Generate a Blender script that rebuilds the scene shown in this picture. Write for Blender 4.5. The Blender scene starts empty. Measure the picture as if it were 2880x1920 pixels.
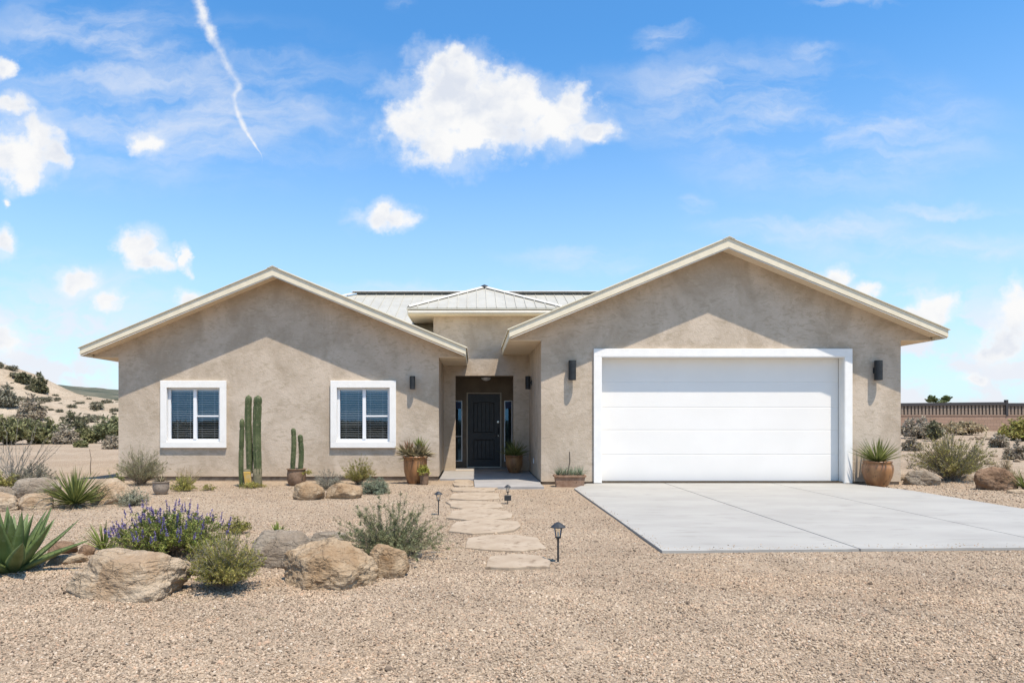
import bpy, math, random
import numpy as np
from mathutils import Vector, Matrix, noise as mnoise

random.seed(7)
SC = bpy.context.scene
COL = SC.collection
PI = math.pi
F, CX, CY, CH = 1920.0, 1335.0, 1178.0, 1.35      # focal length and vanishing point in photo pixels, eye height in metres

# ------------------------------------------------------------------ camera
cam_d = bpy.data.cameras.new('camera')
cam = bpy.data.objects.new('camera', cam_d); COL.objects.link(cam)
cam.location = (0, 0, CH); cam.rotation_euler = (PI/2, 0, 0)
cam_d.sensor_width = 36; cam_d.lens = 24
cam_d.shift_x = (1440-CX)/2880; cam_d.shift_y = (CY-960)/2880
cam_d.clip_start = .05; cam_d.clip_end = 6000
SC.camera = cam

# ------------------------------------------------------------------ sun, sky, exposure
SUNV = Vector((.275, -.44, 1.25)).normalized()
sun_d = bpy.data.lights.new('sun', 'SUN'); sun_d.energy = 5.0; sun_d.angle = math.radians(.5); sun_d.color = (1, .905, .78)
sun = bpy.data.objects.new('sun', sun_d); COL.objects.link(sun)
sun.rotation_euler = SUNV.to_track_quat('Z', 'Y').to_euler()
SC.view_settings.view_transform = 'Standard'; SC.view_settings.look = 'None'
SC.view_settings.gamma = 1; SC.view_settings.use_curve_mapping = False
SC.view_settings.exposure = .35
SC.cycles.use_denoising = True

world = bpy.data.worlds.new('World'); SC.world = world; world.use_nodes = True

class NT:
    """small helper round a node tree"""
    def __init__(s, tree): s.t = tree; s.t.nodes.clear()
    def n(s, kind, **kw):
        nd = s.t.nodes.new(kind)
        for k, v in kw.items():
            if k.startswith('i_'):
                nd.inputs[int(k[2:]) if k[2:].isdigit() else k[2:]].default_value = v
            else: setattr(nd, k, v)
        return nd
    def link(s, a, b): s.t.links.new(a, b)
    def put(s, v, sock):
        if hasattr(v, 'is_linked') or hasattr(v, 'links'): s.link(v, sock)
        else: sock.default_value = v
    def m(s, op, a, b=None, c=None, clamp=False):
        nd = s.t.nodes.new('ShaderNodeMath'); nd.operation = op; nd.use_clamp = clamp
        s.put(a, nd.inputs[0])
        if b is not None: s.put(b, nd.inputs[1])
        if c is not None: s.put(c, nd.inputs[2])
        return nd.outputs[0]
    def v(s, op, a, b=None, out=0):
        nd = s.t.nodes.new('ShaderNodeVectorMath'); nd.operation = op
        s.put(a, nd.inputs[0])
        if b is not None: s.put(b, nd.inputs[1])
        return nd.outputs[out]
    def mix(s, f, a, b, mode='MIX'):
        nd = s.t.nodes.new('ShaderNodeMix'); nd.data_type = 'RGBA'; nd.blend_type = mode
        s.put(f, nd.inputs[0])
        for x, i in ((a, 6), (b, 7)):
            if isinstance(x, (tuple, list)) and len(x) == 3: x = (*x, 1)
            s.put(x, nd.inputs[i])
        return nd.outputs[2]
    def ss(s, x, lo, hi, a=0., b=1.):
        nd = s.t.nodes.new('ShaderNodeMapRange'); nd.interpolation_type = 'SMOOTHSTEP'
        s.put(x, nd.inputs[0]); nd.inputs[1].default_value = lo; nd.inputs[2].default_value = hi
        nd.inputs[3].default_value = a; nd.inputs[4].default_value = b
        return nd.outputs[0]
    def noise(s, vec, scale, detail=4, rough=.55, dist=0., out='Fac'):
        nd = s.n('ShaderNodeTexNoise'); nd.inputs['Scale'].default_value = scale; nd.inputs['Detail'].default_value = detail
        nd.inputs['Roughness'].default_value = rough; nd.inputs['Distortion'].default_value = dist
        if vec is not None: s.link(vec, nd.inputs['Vector'])
        return nd.outputs[out]

def build_world():
    w = NT(world.node_tree)
    sky = w.n('ShaderNodeTexSky'); sky.sky_type = 'NISHITA'; sky.sun_disc = False
    sky.sun_elevation = math.asin(SUNV.z); sky.sun_rotation = math.atan2(SUNV.x, SUNV.y)
    sky.air_density = 1.0; sky.dust_density = .6; sky.ozone_density = 1.5
    tc = w.n('ShaderNodeTexCoord'); sep = w.n('ShaderNodeSeparateXYZ'); w.link(tc.outputs['Generated'], sep.inputs[0])
    y = w.m('MAXIMUM', w.m('ABSOLUTE', sep.outputs[1]), .05)
    u = w.m('DIVIDE', sep.outputs[0], y); v = w.m('DIVIDE', sep.outputs[2], y)
    cb = w.n('ShaderNodeCombineXYZ'); w.link(u, cb.inputs[0]); w.link(v, cb.inputs[1]); uv = cb.outputs[0]
    n1 = w.noise(uv, 9, 5, .55, out='Color')
    warp = w.v('MULTIPLY', w.v('SUBTRACT', n1, (.5, .5, .5)), (.07, .055, 0))
    n2 = w.noise(uv, 26, 4, .6, out='Color')
    warp2 = w.v('MULTIPLY', w.v('SUBTRACT', n2, (.5, .5, .5)), (.035, .028, 0))
    uvw = w.v('ADD', w.v('ADD', uv, warp), warp2)
    fine = w.noise(uv, 30, 8, .6)
    def field(items, vec):
        best = None
        for (px, py, rx, ry) in items:
            c = ((px-CX)/F, (CY-py)/F, 0)
            d = w.v('LENGTH', w.v('MULTIPLY', w.v('SUBTRACT', vec, c), (F/rx, F/ry, 0)), out=1)
            f = w.m('SUBTRACT', 1.0, d)
            if best is None: best = f
            else:
                best = w.m('SMOOTH_MAX', best, f, .25)
        return best
    heap = [(1290, 230, 110, 100), (1440, 270, 110, 90), (1300, 310, 230, 150), (1450, 330, 220, 110), (1250, 270, 120, 130), (1270, 180, 60, 55), (1175, 345, 90, 80), (1400, 300, 150, 110), (1430, 235, 70, 60),
            (1560, 330, 130, 80), (1610, 285, 60, 60), (1240, 410, 110, 65), (1680, 365, 70, 40), (1350, 390, 170, 50),
            (40, 430, 130, 95), (110, 375, 60, 60), (150, 425, 40, 50), (45, 300, 60, 32), (12, 195, 40, 35), (60, 500, 70, 45),
            (10, 680, 40, 50), (28, 566, 16, 16), (390, 690, 80, 62), (425, 735, 85, 34), (232, 782, 60, 38), (308, 842, 42, 38),
            (425, 385, 62, 42), (525, 838, 50, 34), (515, 722, 18, 48), (1105, 608, 85, 40), (1085, 590, 45, 35),
            (2340, 775, 60, 36), (2445, 812, 52, 30), (2634, 862, 68, 50), (2590, 890, 60, 36), (2855, 870, 62, 85), (2820, 960, 70, 60),
            (2740, 1065, 50, 22), (-40, 960, 120, 60)]
    hf = field(heap, uvw)
    hd = w.m('ADD', w.m('ADD', hf, .10), w.m('MULTIPLY', w.m('SUBTRACT', fine, .5), 1.55))
    dens = w.ss(hd, -.06, .70)
    dens = w.m('MAXIMUM', dens, w.m('MULTIPLY', w.ss(w.m('ADD', hf, w.m('MULTIPLY', w.m('SUBTRACT', w.noise(uv, 18, 7, .62), .5), 1.6)), -.35, .35), .38))
    tr = [(0, 556, 24), (40, 568, 27), (88, 590, 30), (130, 612, 25), (160, 628, 17), (184, 640, 16), (215, 656, 15), (245, 672, 16), (262, 660, 10), (300, 664, 10), (343, 680, 11), (380, 698, 8), (416, 720, 5), (440, 735, 2)]
    uvt = w.v('ADD', uv, w.v('MULTIPLY', warp, (.16, .2, 0))); sp2 = w.n('ShaderNodeSeparateXYZ'); w.link(uvt, sp2.inputs[0])
    vt = w.m('DIVIDE', w.m('SUBTRACT', (CY+60)/F, sp2.outputs[1]), 520/F, clamp=True)     # 0 above the frame, 1 below the trail
    def curve(vals):
        c = w.n('ShaderNodeFloatCurve'); cv = c.mapping.curves[0]; w.link(vt, c.inputs['Value'])
        pts = [((p+60)/520, q) for p, q in vals]; cv.points[0].location = (0, pts[0][1]); cv.points[1].location = (1, pts[-1][1])
        for p in pts: cv.points.new(*p)
        c.mapping.update(); return c.outputs[0]
    uc = w.m('MULTIPLY_ADD', curve([(y_, (x_-500)/300) for y_, x_, _ in tr]), 300/F, (500-CX)/F)
    wd = w.m('MULTIPLY', curve([(y_, q/40) for y_, _, q in tr]), 40/F)
    tf = w.m('SUBTRACT', 1.0, w.m('DIVIDE', w.m('ABSOLUTE', w.m('SUBTRACT', sp2.outputs[0], uc)), w.m('MAXIMUM', wd, .0006)))
    td = w.m('ADD', tf, w.m('MULTIPLY', w.m('SUBTRACT', w.noise(uv, 46, 6, .6), .5), 2.4))
    tden = w.m('MULTIPLY', w.m('MULTIPLY', w.ss(td, -.1, 1.3), w.ss(w.noise(uv, 16, 3, .6), .30, .60, .25, .9)), w.m('MULTIPLY', w.ss(sp2.outputs[1], (CY-470)/F, (CY-400)/F), w.ss(sp2.outputs[1], (CY+50)/F, (CY-0)/F)))
    # thin veils, stretched noise
    st = w.v('MULTIPLY', uvw, (1.0, 3.4, 0)); rot = w.n('ShaderNodeVectorRotate'); rot.inputs['Angle'].default_value = .12; w.link(st, rot.inputs[0])
    vn = w.noise(rot.outputs[0], 4.5, 7, .6)
    veil = [(500, 300, 700, 260), (2350, 380, 520, 200), (1700, 725, 330, 45), (2300, 640, 380, 60), (2600, 700, 420, 60), (2650, 590, 260, 28), (2100, 280, 520, 170), (1880, 95, 110, 34), (1830, 125, 90, 26),
            (2285, 150, 90, 32), (1954, 576, 60, 45), (2700, 1000, 480, 90), (150, 1040, 620, 130), (1000, 605, 60, 60), (250, 150, 420, 200), (200, 850, 420, 160), (1130, 10, 50, 20), (2400, 4, 160, 16), (1250, 820, 400, 40)]
    vf = field(veil, uvw)
    vd = w.m('MULTIPLY', w.ss(vf, -.15, .8), w.ss(vn, .36, .72))
    vd = w.m('MULTIPLY', vd, .7)
    # low cumulus rows on the horizon
    lo = w.noise(w.v('MULTIPLY', uvw, (1.0, 1.9, 0)), 11, 7, .55)
    lod = w.m('MULTIPLY', w.m('MULTIPLY', w.ss(lo, .43, .57), w.ss(v, .24, .10)), w.ss(w.m('ABSOLUTE', u), .35, .62))
    lod = w.m('MULTIPLY', lod, .9)
    # sky colour
    skc = w.mix(1.0, sky.outputs[0], (.69, .94, 1.08), 'MULTIPLY')
    hs = w.n('ShaderNodeHueSaturation'); w.link(skc, hs.inputs['Color']); hs.inputs['Saturation'].default_value = 1.12; hs.inputs['Value'].default_value = 1.78
    skc = hs.outputs[0]
    base = w.mix(w.ss(sep.outputs[2], .50, -.04, 0, .70), skc, (5.7, 6.8, 7.8))
    W = 7.6
    # cloud body: bright, faint lilac grey inside and towards the base
    body = w.noise(uvw, 14, 5, .5)
    cshade = w.m('MULTIPLY', w.ss(body, .40, .66), w.ss(hd, .25, .9))
    ccol = w.mix(w.m('MULTIPLY', cshade, .8), (W, W, W*1.0), (W*.70, W*.76, W*.88))
    c = w.mix(vd, base, (W*.86, W*.90, W*.98))
    c = w.mix(lod, c, (W*.88, W*.90, W*.97))
    c = w.mix(tden, c, (W, W, W))
    c = w.mix(dens, c, ccol)
    bg = w.n('ShaderNodeBackground'); bg.inputs['Strength'].default_value = .1
    w.link(c, bg.inputs['Color'])
    out = w.n('ShaderNodeOutputWorld'); w.link(bg.outputs[0], out.inputs[0])
    world.cycles.sampling_method = 'MANUAL'; world.cycles.sample_map_resolution = 512
build_world()

# ------------------------------------------------------------------ helpers: placing, mesh building, tagging
def gp(px, py, z=0.):
    D = (CH-z)*F/(py-CY)
    return ((px-CX)*D/F, D)
def pxx(px, D): return (px-CX)*D/F
def pxz(py, D): return CH + (CY-py)*D/F

WL = {}
def wloc(o): return WL.get(o.name, Vector((0, 0, 0)))
def reg(o, p=None, loc=(0, 0, 0)):
    COL.objects.link(o)
    if p is not None:
        o.parent = p; o.location = Vector(loc) - wloc(p)
    else: o.location = loc
    WL[o.name] = Vector(loc)
    return o
def tag(o, label=None, cat=None, group=None, kind=None):
    if label: o['label'] = label
    if cat: o['category'] = cat
    if group: o['group'] = group
    if kind: o['kind'] = kind
    return o
def empty(name, loc, label=None, cat=None, group=None, kind=None, parent=None):
    o = bpy.data.objects.new(name, None); o.empty_display_size = .2
    reg(o, parent, loc); return tag(o, label, cat, group, kind)
def copy_tree(o, loc, rz=0., s=1., parent=None):
    c = o.copy(); COL.objects.link(c); c.parent = parent
    if parent is None:
        c.location = loc; c.rotation_euler = (0, 0, rz); c.scale = (s, s, s) if not isinstance(s, tuple) else s
        WL[c.name] = Vector(loc)
    for ch in list(o.children): copy_tree(ch, None, parent=c)
    return c

class MB:
    def __init__(s): s.v = []; s.f = []; s.mi = []; s.sm = []; s.cm = 0; s.smooth = False
    def face(s, idx): s.f.append(idx); s.mi.append(s.cm); s.sm.append(s.smooth)
    def quad(s, a, b, c, d):
        i = len(s.v); s.v += [a, b, c, d]; s.face((i, i+1, i+2, i+3))
    def poly(s, pts):
        i = len(s.v); s.v += list(pts); s.face(tuple(range(i, i+len(pts))))
    def box(s, x0, x1, y0, y1, z0, z1, bev=0.):
        if bev:
            return s.bbox(x0, x1, y0, y1, z0, z1, bev)
        i = len(s.v)
        s.v += [(x0, y0, z0), (x1, y0, z0), (x1, y1, z0), (x0, y1, z0), (x0, y0, z1), (x1, y0, z1), (x1, y1, z1), (x0, y1, z1)]
        for f in ((0, 3, 2, 1), (4, 5, 6, 7), (0, 1, 5, 4), (1, 2, 6, 5), (2, 3, 7, 6), (3, 0, 4, 7)): s.face(tuple(i+k for k in f))
    def bbox(s, x0, x1, y0, y1, z0, z1, b):
        # box with chamfered edges
        i = len(s.v)
        X = (x0, x1); Y = (y0, y1); Z = (z0, z1); id_ = {}
        for a in (0, 1):
            for c in (0, 1):
                for e in (0, 1):
                    sx = b if a == 0 else -b; sy = b if c == 0 else -b; sz = b if e == 0 else -b
                    for k, p in enumerate(((X[a], Y[c]+sy, Z[e]+sz), (X[a]+sx, Y[c], Z[e]+sz), (X[a]+sx, Y[c]+sy, Z[e]))):
                        id_[(a, c, e, k)] = len(s.v); s.v.append(p)
        g = lambda a, c, e, k: id_[(a, c, e, k)]
        for a in (0, 1):
            q = [g(a, 0, 0, 0), g(a, 1, 0, 0), g(a, 1, 1, 0), g(a, 0, 1, 0)]; s.face(tuple(q if a else q[::-1]))
            q = [g(0, a, 0, 1), g(0, a, 1, 1), g(1, a, 1, 1), g(1, a, 0, 1)]; s.face(tuple(q if a else q[::-1]))
            q = [g(0, 0, a, 2), g(1, 0, a, 2), g(1, 1, a, 2), g(0, 1, a, 2)]; s.face(tuple(q if a else q[::-1]))
        for a in (0, 1):
            for c in (0, 1):
                q = [g(a, c, 0, 0), g(a, c, 0, 1), g(a, c, 1, 1), g(a, c, 1, 0)]; s.face(tuple(q if (a+c) % 2 == 1 else q[::-1]))
                q = [g(a, 0, c, 0), g(a, 1, c, 0), g(a, 1, c, 2), g(a, 0, c, 2)]; s.face(tuple(q if (a+c) % 2 == 1 else q[::-1]))
                q = [g(0, a, c, 1), g(0, a, c, 2), g(1, a, c, 2), g(1, a, c, 1)]; s.face(tuple(q if (a+c) % 2 == 1 else q[::-1]))
                for e in (0, 1):
                    s.face((g(a, c, e, 0), g(a, c, e, 1), g(a, c, e, 2)))
    def prism_y(s, pts, y0, y1):
        """polygon in xz extruded along y"""
        n = len(pts); i = len(s.v)
        s.v += [(p[0], y0, p[1]) for p in pts] + [(p[0], y1, p[1]) for p in pts]
        s.face(tuple(range(i, i+n))); s.face(tuple(range(i+2*n-1, i+n-1, -1)))
        for k in range(n):
            a, b = k, (k+1) % n
            s.face((i+b, i+a, i+n+a, i+n+b))
    def prism_z(s, pts, z0, z1, inset=0.):
        n = len(pts); i = len(s.v)
        c = (sum(p[0] for p in pts)/n, sum(p[1] for p in pts)/n)
        s.v += [(p[0], p[1], z0) for p in pts]
        rings = [0]
        if inset:
            s.v += [(p[0], p[1], z1-inset*.8) for p in pts]; rings.append(n)
        s.v += [(p[0]+(c[0]-p[0])*inset*2, p[1]+(c[1]-p[1])*inset*2, z1) for p in pts]; rings.append(rings[-1]+n)
        s.face(tuple(i+k for k in range(n-1, -1, -1))); s.face(tuple(i+rings[-1]+k for k in range(n)))
        for r0, r1 in zip(rings, rings[1:]):
            for k in range(n):
                b = (k+1) % n; s.face((i+r0+k, i+r0+b, i+r1+b, i+r1+k))
    def tube(s, pts, r, n=6, cap=True):
        pts = [Vector(p) for p in pts]; rs = r if isinstance(r, (list, tuple)) else [r]*len(pts)
        i0 = len(s.v); up = None
        for k, p in enumerate(pts):
            d = (pts[min(k+1, len(pts)-1)] - pts[max(k-1, 0)]).normalized()
            if up is None: up = d.orthogonal().normalized()
            a = (up - d*up.dot(d)).normalized(); b = d.cross(a); up = a
            for j in range(n):
                t = 2*PI*j/n; q = p + (a*math.cos(t)+b*math.sin(t))*rs[k]; s.v.append(tuple(q))
        for k in range(len(pts)-1):
            for j in range(n):
                a = i0+k*n+j; b = i0+k*n+(j+1) % n
                s.face((a, b, b+n, a+n))
        if cap:
            s.face(tuple(i0+j for j in range(n-1, -1, -1))); e = i0+(len(pts)-1)*n; s.face(tuple(e+j for j in range(n)))
    def lathe(s, prof, c=(0, 0, 0), n=24, squash=1.):
        i0 = len(s.v)
        for (r, z) in prof:
            for j in range(n):
                t = 2*PI*j/n; s.v.append((c[0]+r*math.cos(t), c[1]+r*squash*math.sin(t), c[2]+z))
        for k in range(len(prof)-1):
            for j in range(n):
                a = i0+k*n+j; b = i0+k*n+(j+1) % n; s.face((a, b, b+n, a+n))
    def mesh(s, name, mats, off=Vector((0, 0, 0))):
        me = bpy.data.meshes.new(name)
        v = np.array(s.v, dtype=np.float64).reshape(-1, 3) - np.array(off)
        me.from_pydata(v.tolist(), [], s.f)
        mats = mats if isinstance(mats, (list, tuple)) else [mats]
        for m in mats: me.materials.append(m)
        me.polygons.foreach_set('material_index', s.mi); me.polygons.foreach_set('use_smooth', s.sm)
        me.update(); return me
    def build(s, name, mats, parent=None, loc=None):
        if loc is None: loc = wloc(parent) if parent is not None else (0, 0, 0)
        me = s.mesh(name, mats, Vector(loc))
        o = bpy.data.objects.new(name, me); return reg(o, parent, loc)

# ------------------------------------------------------------------ materials
MATS = {}
def mat(name, c1, c2=None, scale=4., rough=.7, bump=0., bscale=60., island=0., detail=4, spec=.3, metal=0., spots=None, trans=0., c3=None, bdist=.01, stretch=None, coat=0.):
    """procedural surface: two colours mixed by noise, optional per-piece variation, spots and relief"""
    m = bpy.data.materials.new(name); m.use_nodes = True; t = NT(m.node_tree); MATS[name] = m
    tc = t.n('ShaderNodeTexCoord'); vec = tc.outputs['Object']
    if stretch:
        vec = t.v('MULTIPLY', vec, stretch)
    col = c1
    if c2 is not None:
        col = t.mix(t.ss(t.noise(vec, scale, detail), .32, .68), c1, c2)
    if c3 is not None:
        col = t.mix(t.ss(t.noise(vec, scale*3.3, 5), .55, .72), col, c3)
    if spots:
        sc, sz, scol, amt = spots
        vo = t.n('ShaderNodeTexVoronoi'); vo.inputs['Scale'].default_value = sc; t.link(vec, vo.inputs['Vector'])
        col = t.mix(t.ss(vo.outputs['Distance'], sz, sz*.4, 0, amt), col, scol)
    if island:
        g = t.n('ShaderNodeNewGeometry')
        hs = t.n('ShaderNodeHueSaturation'); t.put(col if not isinstance(col, tuple) else (*col, 1), hs.inputs['Color'])
        r = g.outputs['Random Per Island']
        t.link(t.ss(r, 0, 1, 1-island, 1+island), hs.inputs['Value'])
        t.link(t.m('ADD', .5, t.m('MULTIPLY', t.m('SUBTRACT', t.m('FRACT', t.m('MULTIPLY', r, 17.3)), .5), island*.12)), hs.inputs['Hue'])
        col = hs.outputs[0]
    b = t.n('ShaderNodeBsdfPrincipled')
    t.put((*col, 1) if isinstance(col, tuple) and len(col) == 3 else col, b.inputs['Base Color'])
    b.inputs['Roughness'].default_value = rough; b.inputs['Specular IOR Level'].default_value = spec; b.inputs['Metallic'].default_value = metal
    if coat: b.inputs['Coat Weight'].default_value = coat; b.inputs['Coat Roughness'].default_value = .25
    if bump:
        bn = t.n('ShaderNodeBump'); bn.inputs['Strength'].default_value = bump; bn.inputs['Distance'].default_value = bdist
        t.link(t.noise(vec, bscale, 5, .6), bn.inputs['Height']); t.link(bn.outputs[0], b.inputs['Normal'])
    o = t.n('ShaderNodeOutputMaterial'); res = b.outputs[0]
    if trans:
        tr = t.n('ShaderNodeBsdfTranslucent'); t.put((*col, 1) if isinstance(col, tuple) and len(col) == 3 else col, tr.inputs[0])
        mx = t.n('ShaderNodeMixShader'); mx.inputs[0].default_value = trans; t.link(res, mx.inputs[1]); t.link(tr.outputs[0], mx.inputs[2]); res = mx.outputs[0]
    t.link(res, o.inputs[0]); return m

def stucco_mat():
    m = bpy.data.materials.new('stucco'); m.use_nodes = True; t = NT(m.node_tree)
    tc = t.n('ShaderNodeTexCoord'); vec = tc.outputs['Object']
    a = t.noise(t.v('MULTIPLY', vec, (1, 1, .8)), 1.3, 6, .62, .6); b = t.noise(t.v('MULTIPLY', vec, (1, 1, 2.2)), 6, 5, .6, 1.); c = t.noise(vec, 42, 4, .6)
    col = t.mix(t.ss(a, .3, .7), (.405, .325, .24), (.565, .468, .365))
    col = t.mix(t.ss(b, .46, .72, 0, .65), col, (.36, .29, .205))
    col = t.mix(t.ss(t.noise(vec, 9, 6, .6, .8), .58, .75, 0, .45), col, (.60, .51, .395))
    col = t.mix(t.ss(c, .52, .75, 0, .22), col, (.34, .28, .215))
    # splash-back dust on the lowest part of the wall
    sp = t.n('ShaderNodeSeparateXYZ'); t.link(tc.outputs['Object'], sp.inputs[0])
    dust = t.m('MULTIPLY', t.ss(t.m('ADD', sp.outputs[2], t.m('MULTIPLY', b, .25)), .5, .12), .45)
    col = t.mix(dust, col, (.55, .44, .31))
    p = t.n('ShaderNodeBsdfPrincipled'); t.link(col, p.inputs['Base Color']); p.inputs['Roughness'].default_value = .92; p.inputs['Specular IOR Level'].default_value = .15
    h = t.m('ADD', t.m('MULTIPLY', t.noise(vec, 55, 5, .65, .4), .6), t.m('ADD', t.m('MULTIPLY', t.noise(vec, 15, 4, .6, 1.5), .9), t.m('MULTIPLY', a, 1.5)))
    bn = t.n('ShaderNodeBump'); bn.inputs['Strength'].default_value = .55; bn.inputs['Distance'].default_value = .012; t.link(h, bn.inputs['Height']); t.link(bn.outputs[0], p.inputs['Normal'])
    o = t.n('ShaderNodeOutputMaterial'); t.link(p.outputs[0], o.inputs[0]); return m
STUCCO = stucco_mat()

def ground_mat(name, cA, cB, cC, speck=1., big=.35):
    m = bpy.data.materials.new(name); m.use_nodes = True; t = NT(m.node_tree)
    tc = t.n('ShaderNodeTexCoord'); vec = tc.outputs['Object']
    big1 = t.noise(vec, big, 6, .6); med = t.noise(vec, 2.6, 6, .62); fine = t.noise(vec, 60, 5, .65)
    col = t.mix(t.ss(big1, .35, .65), cA, cB)
    col = t.mix(t.ss(med, .45, .7, 0, .55), col, cC)
    vo = t.n('ShaderNodeTexVoronoi'); vo.inputs['Scale'].default_value = 70; vo.feature = 'F1'; t.link(vec, vo.inputs['Vector'])
    col = t.mix(t.m('MULTIPLY', t.ss(vo.outputs['Color'], .0, 1.), .0), col, cA)
    hs = t.n('ShaderNodeHueSaturation'); t.link(col, hs.inputs['Color'])
    sepc = t.n('ShaderNodeSeparateColor'); t.link(vo.outputs['Color'], sepc.inputs[0])
    t.link(t.ss(sepc.outputs[0], 0, 1, 1-.28*speck, 1+.22*speck), hs.inputs['Value']); col = hs.outputs[0]
    col = t.mix(t.ss(fine, .56, .74, 0, .5*speck), col, tuple(x*.45 for x in cA))
    p = t.n('ShaderNodeBsdfPrincipled'); t.link(col, p.inputs['Base Color']); p.inputs['Roughness'].default_value = .95; p.inputs['Specular IOR Level'].default_value = .1
    h = t.m('ADD', t.m('MULTIPLY', vo.outputs['Distance'], -.6), t.m('ADD', t.m('MULTIPLY', fine, .8), t.m('MULTIPLY', med, 2.0)))
    bn = t.n('ShaderNodeBump'); bn.inputs['Strength'].default_value = .9; bn.inputs['Distance'].default_value = .02; t.link(h, bn.inputs['Height']); t.link(bn.outputs[0], p.inputs['Normal'])
    o = t.n('ShaderNodeOutputMaterial'); t.link(p.outputs[0], o.inputs[0]); return m

GROUND = ground_mat('desert_ground', (.345, .26, .18), (.41, .32, .23), (.30, .22, .15))
HILLM = ground_mat('hill_sand', (.36, .28, .195), (.46, .375, .28), (.20, .165, .11), 1., .16)
RIDGE = mat('ridge_scrub', (.05, .058, .035), (.13, .12, .08), .12, .95, .3, .5, detail=8, bdist=1.)
CONC = mat('concrete', (.315, .30, .272), (.36, .345, .312), 1.1, .75, .12, 160., detail=7, c3=(.285, .27, .245), bdist=.004, stretch=(.6, 1.6, 1))
PORCHC = mat('porch_concrete', (.27, .255, .24), (.33, .31, .29), 2.5, .8, .15, 90., detail=6, bdist=.004)
JOINT = mat('joint_filler', (.12, .11, .10), (.16, .14, .12), 8, .9)
FLAG = mat('flagstone', (.32, .245, .17), (.39, .31, .225), 3., .85, .5, 30., detail=7, c3=(.22, .16, .105), bdist=.012)
FASCIA = mat('fascia_paint', (.68, .60, .44), (.73, .65, .49), 7, .6, .08, 80., spec=.3)
SOFFIT = mat('soffit_paint', (.70, .58, .42), (.74, .62, .46), 3, .75, .05, 60.)
METAL = mat('roof_metal', (.40, .375, .31), (.45, .425, .355), 2.5, .42, .03, 20., spec=.5)
WINGM = mat('wing_roof_metal', (.62, .56, .42), (.66, .60, .46), 2.5, .5, .03, 20., spec=.4)
METALC = mat('ridge_cap_metal', (.54, .50, .43), (.60, .56, .48), 3, .4, spec=.5)
DARKM = mat('closure_strip', (.05, .048, .045), rough=.8)
TRIM = mat('white_trim', (.78, .755, .705), (.82, .795, .745), 6, .75, .35, 60., bdist=.006)
VINYL = mat('white_vinyl', (.78, .78, .78), rough=.4, spec=.4)
GDOOR = mat('garage_door_paint', (.77, .735, .68), (.80, .765, .71), .9, .5, .05, 25., spec=.35)
FOOT = mat('footing', (.16, .12, .085), (.24, .19, .14), 9, .95, .3, 40.)
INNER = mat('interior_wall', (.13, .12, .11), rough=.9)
BLIND = mat('blind_slat', (.80, .80, .79), rough=.5, spec=.4)
BLACK = mat('black_metal', (.018, .02, .022), (.03, .032, .034), 12, .45, spec=.5)
LAMPM = mat('lamp_shade_metal', (.016, .019, .021), (.025, .028, .03), 10, .55, spec=.3)
DOORP = mat('front_door_paint', (.022, .024, .028), (.03, .032, .036), 5, .45, .1, 60., spec=.4)
DOORF = mat('door_frame_paint', (.45, .40, .33), rough=.6)
STEEL = mat('brushed_steel', (.45, .44, .42), rough=.3, metal=1.)
TERRA = mat('glazed_terracotta', (.17, .07, .025), (.35, .17, .065), 5., .45, .25, 18., detail=7, c3=(.11, .05, .02), spec=.5, stretch=(1, 1, .45), coat=.2)
TERRB = mat('brown_clay', (.16, .10, .06), (.24, .155, .10), 7., .7, .3, 30., detail=6, c3=(.10, .06, .035))
TERRD = mat('weathered_planter_clay', (.24, .14, .085), (.33, .21, .14), 9., .8, .4, 40., detail=6, c3=(.13, .08, .05))
TERRG = mat('grey_clay', (.25, .20, .155), (.33, .27, .21), 8., .8, .3, 30., detail=6, c3=(.15, .12, .09))
SOIL = mat('potting_soil', (.06, .045, .03), (.10, .08, .055), 40, .95, .6, 60.)
WOODF = mat('fence_wood', (.22, .165, .125), (.29, .225, .17), 6, .85, island=0., c3=(.18, .14, .10))
RAILM = mat('fence_rail_dark', (.05, .045, .045), rough=.7)
SKYREFL = mat('painted_sky_reflection', (.012, .03, .10), rough=.4)  # navy standing in for sky reflected in the sidelights
LPANE = None

def block_mat():
    m = bpy.data.materials.new('wall_block'); m.use_nodes = True; t = NT(m.node_tree)
    tc = t.n('ShaderNodeTexCoord'); sp = t.n('ShaderNodeSeparateXYZ'); t.link(tc.outputs['Object'], sp.inputs[0])
    cb = t.n('ShaderNodeCombineXYZ'); t.link(sp.outputs[0], cb.inputs[0]); t.link(sp.outputs[2], cb.inputs[1])
    br = t.n('ShaderNodeTexBrick'); t.link(cb.outputs[0], br.inputs['Vector']); br.inputs['Scale'].default_value = 1
    br.inputs['Color1'].default_value = (.29, .185, .125, 1); br.inputs['Color2'].default_value = (.34, .22, .155, 1); br.inputs['Mortar'].default_value = (.22, .145, .105, 1)
    br.inputs['Mortar Size'].default_value = .012; br.inputs['Brick Width'].default_value = .4; br.inputs['Row Height'].default_value = .2
    p = t.n('ShaderNodeBsdfPrincipled'); t.link(br.outputs[0], p.inputs['Base Color']); p.inputs['Roughness'].default_value = .9
    bn = t.n('ShaderNodeBump'); bn.inputs['Strength'].default_value = .5; bn.invert = True; t.link(br.outputs['Fac'], bn.inputs['Height']); t.link(bn.outputs[0], p.inputs['Normal'])
    o = t.n('ShaderNodeOutputMaterial'); t.link(p.outputs[0], o.inputs[0]); return m
BLOCK = block_mat()
NICHE = mat('niche_shaded_stucco', (.17, .135, .10), (.22, .175, .13), 3, .95, .3, 60.)  # darker copy of the stucco, the niche's shade put into its colour

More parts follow.
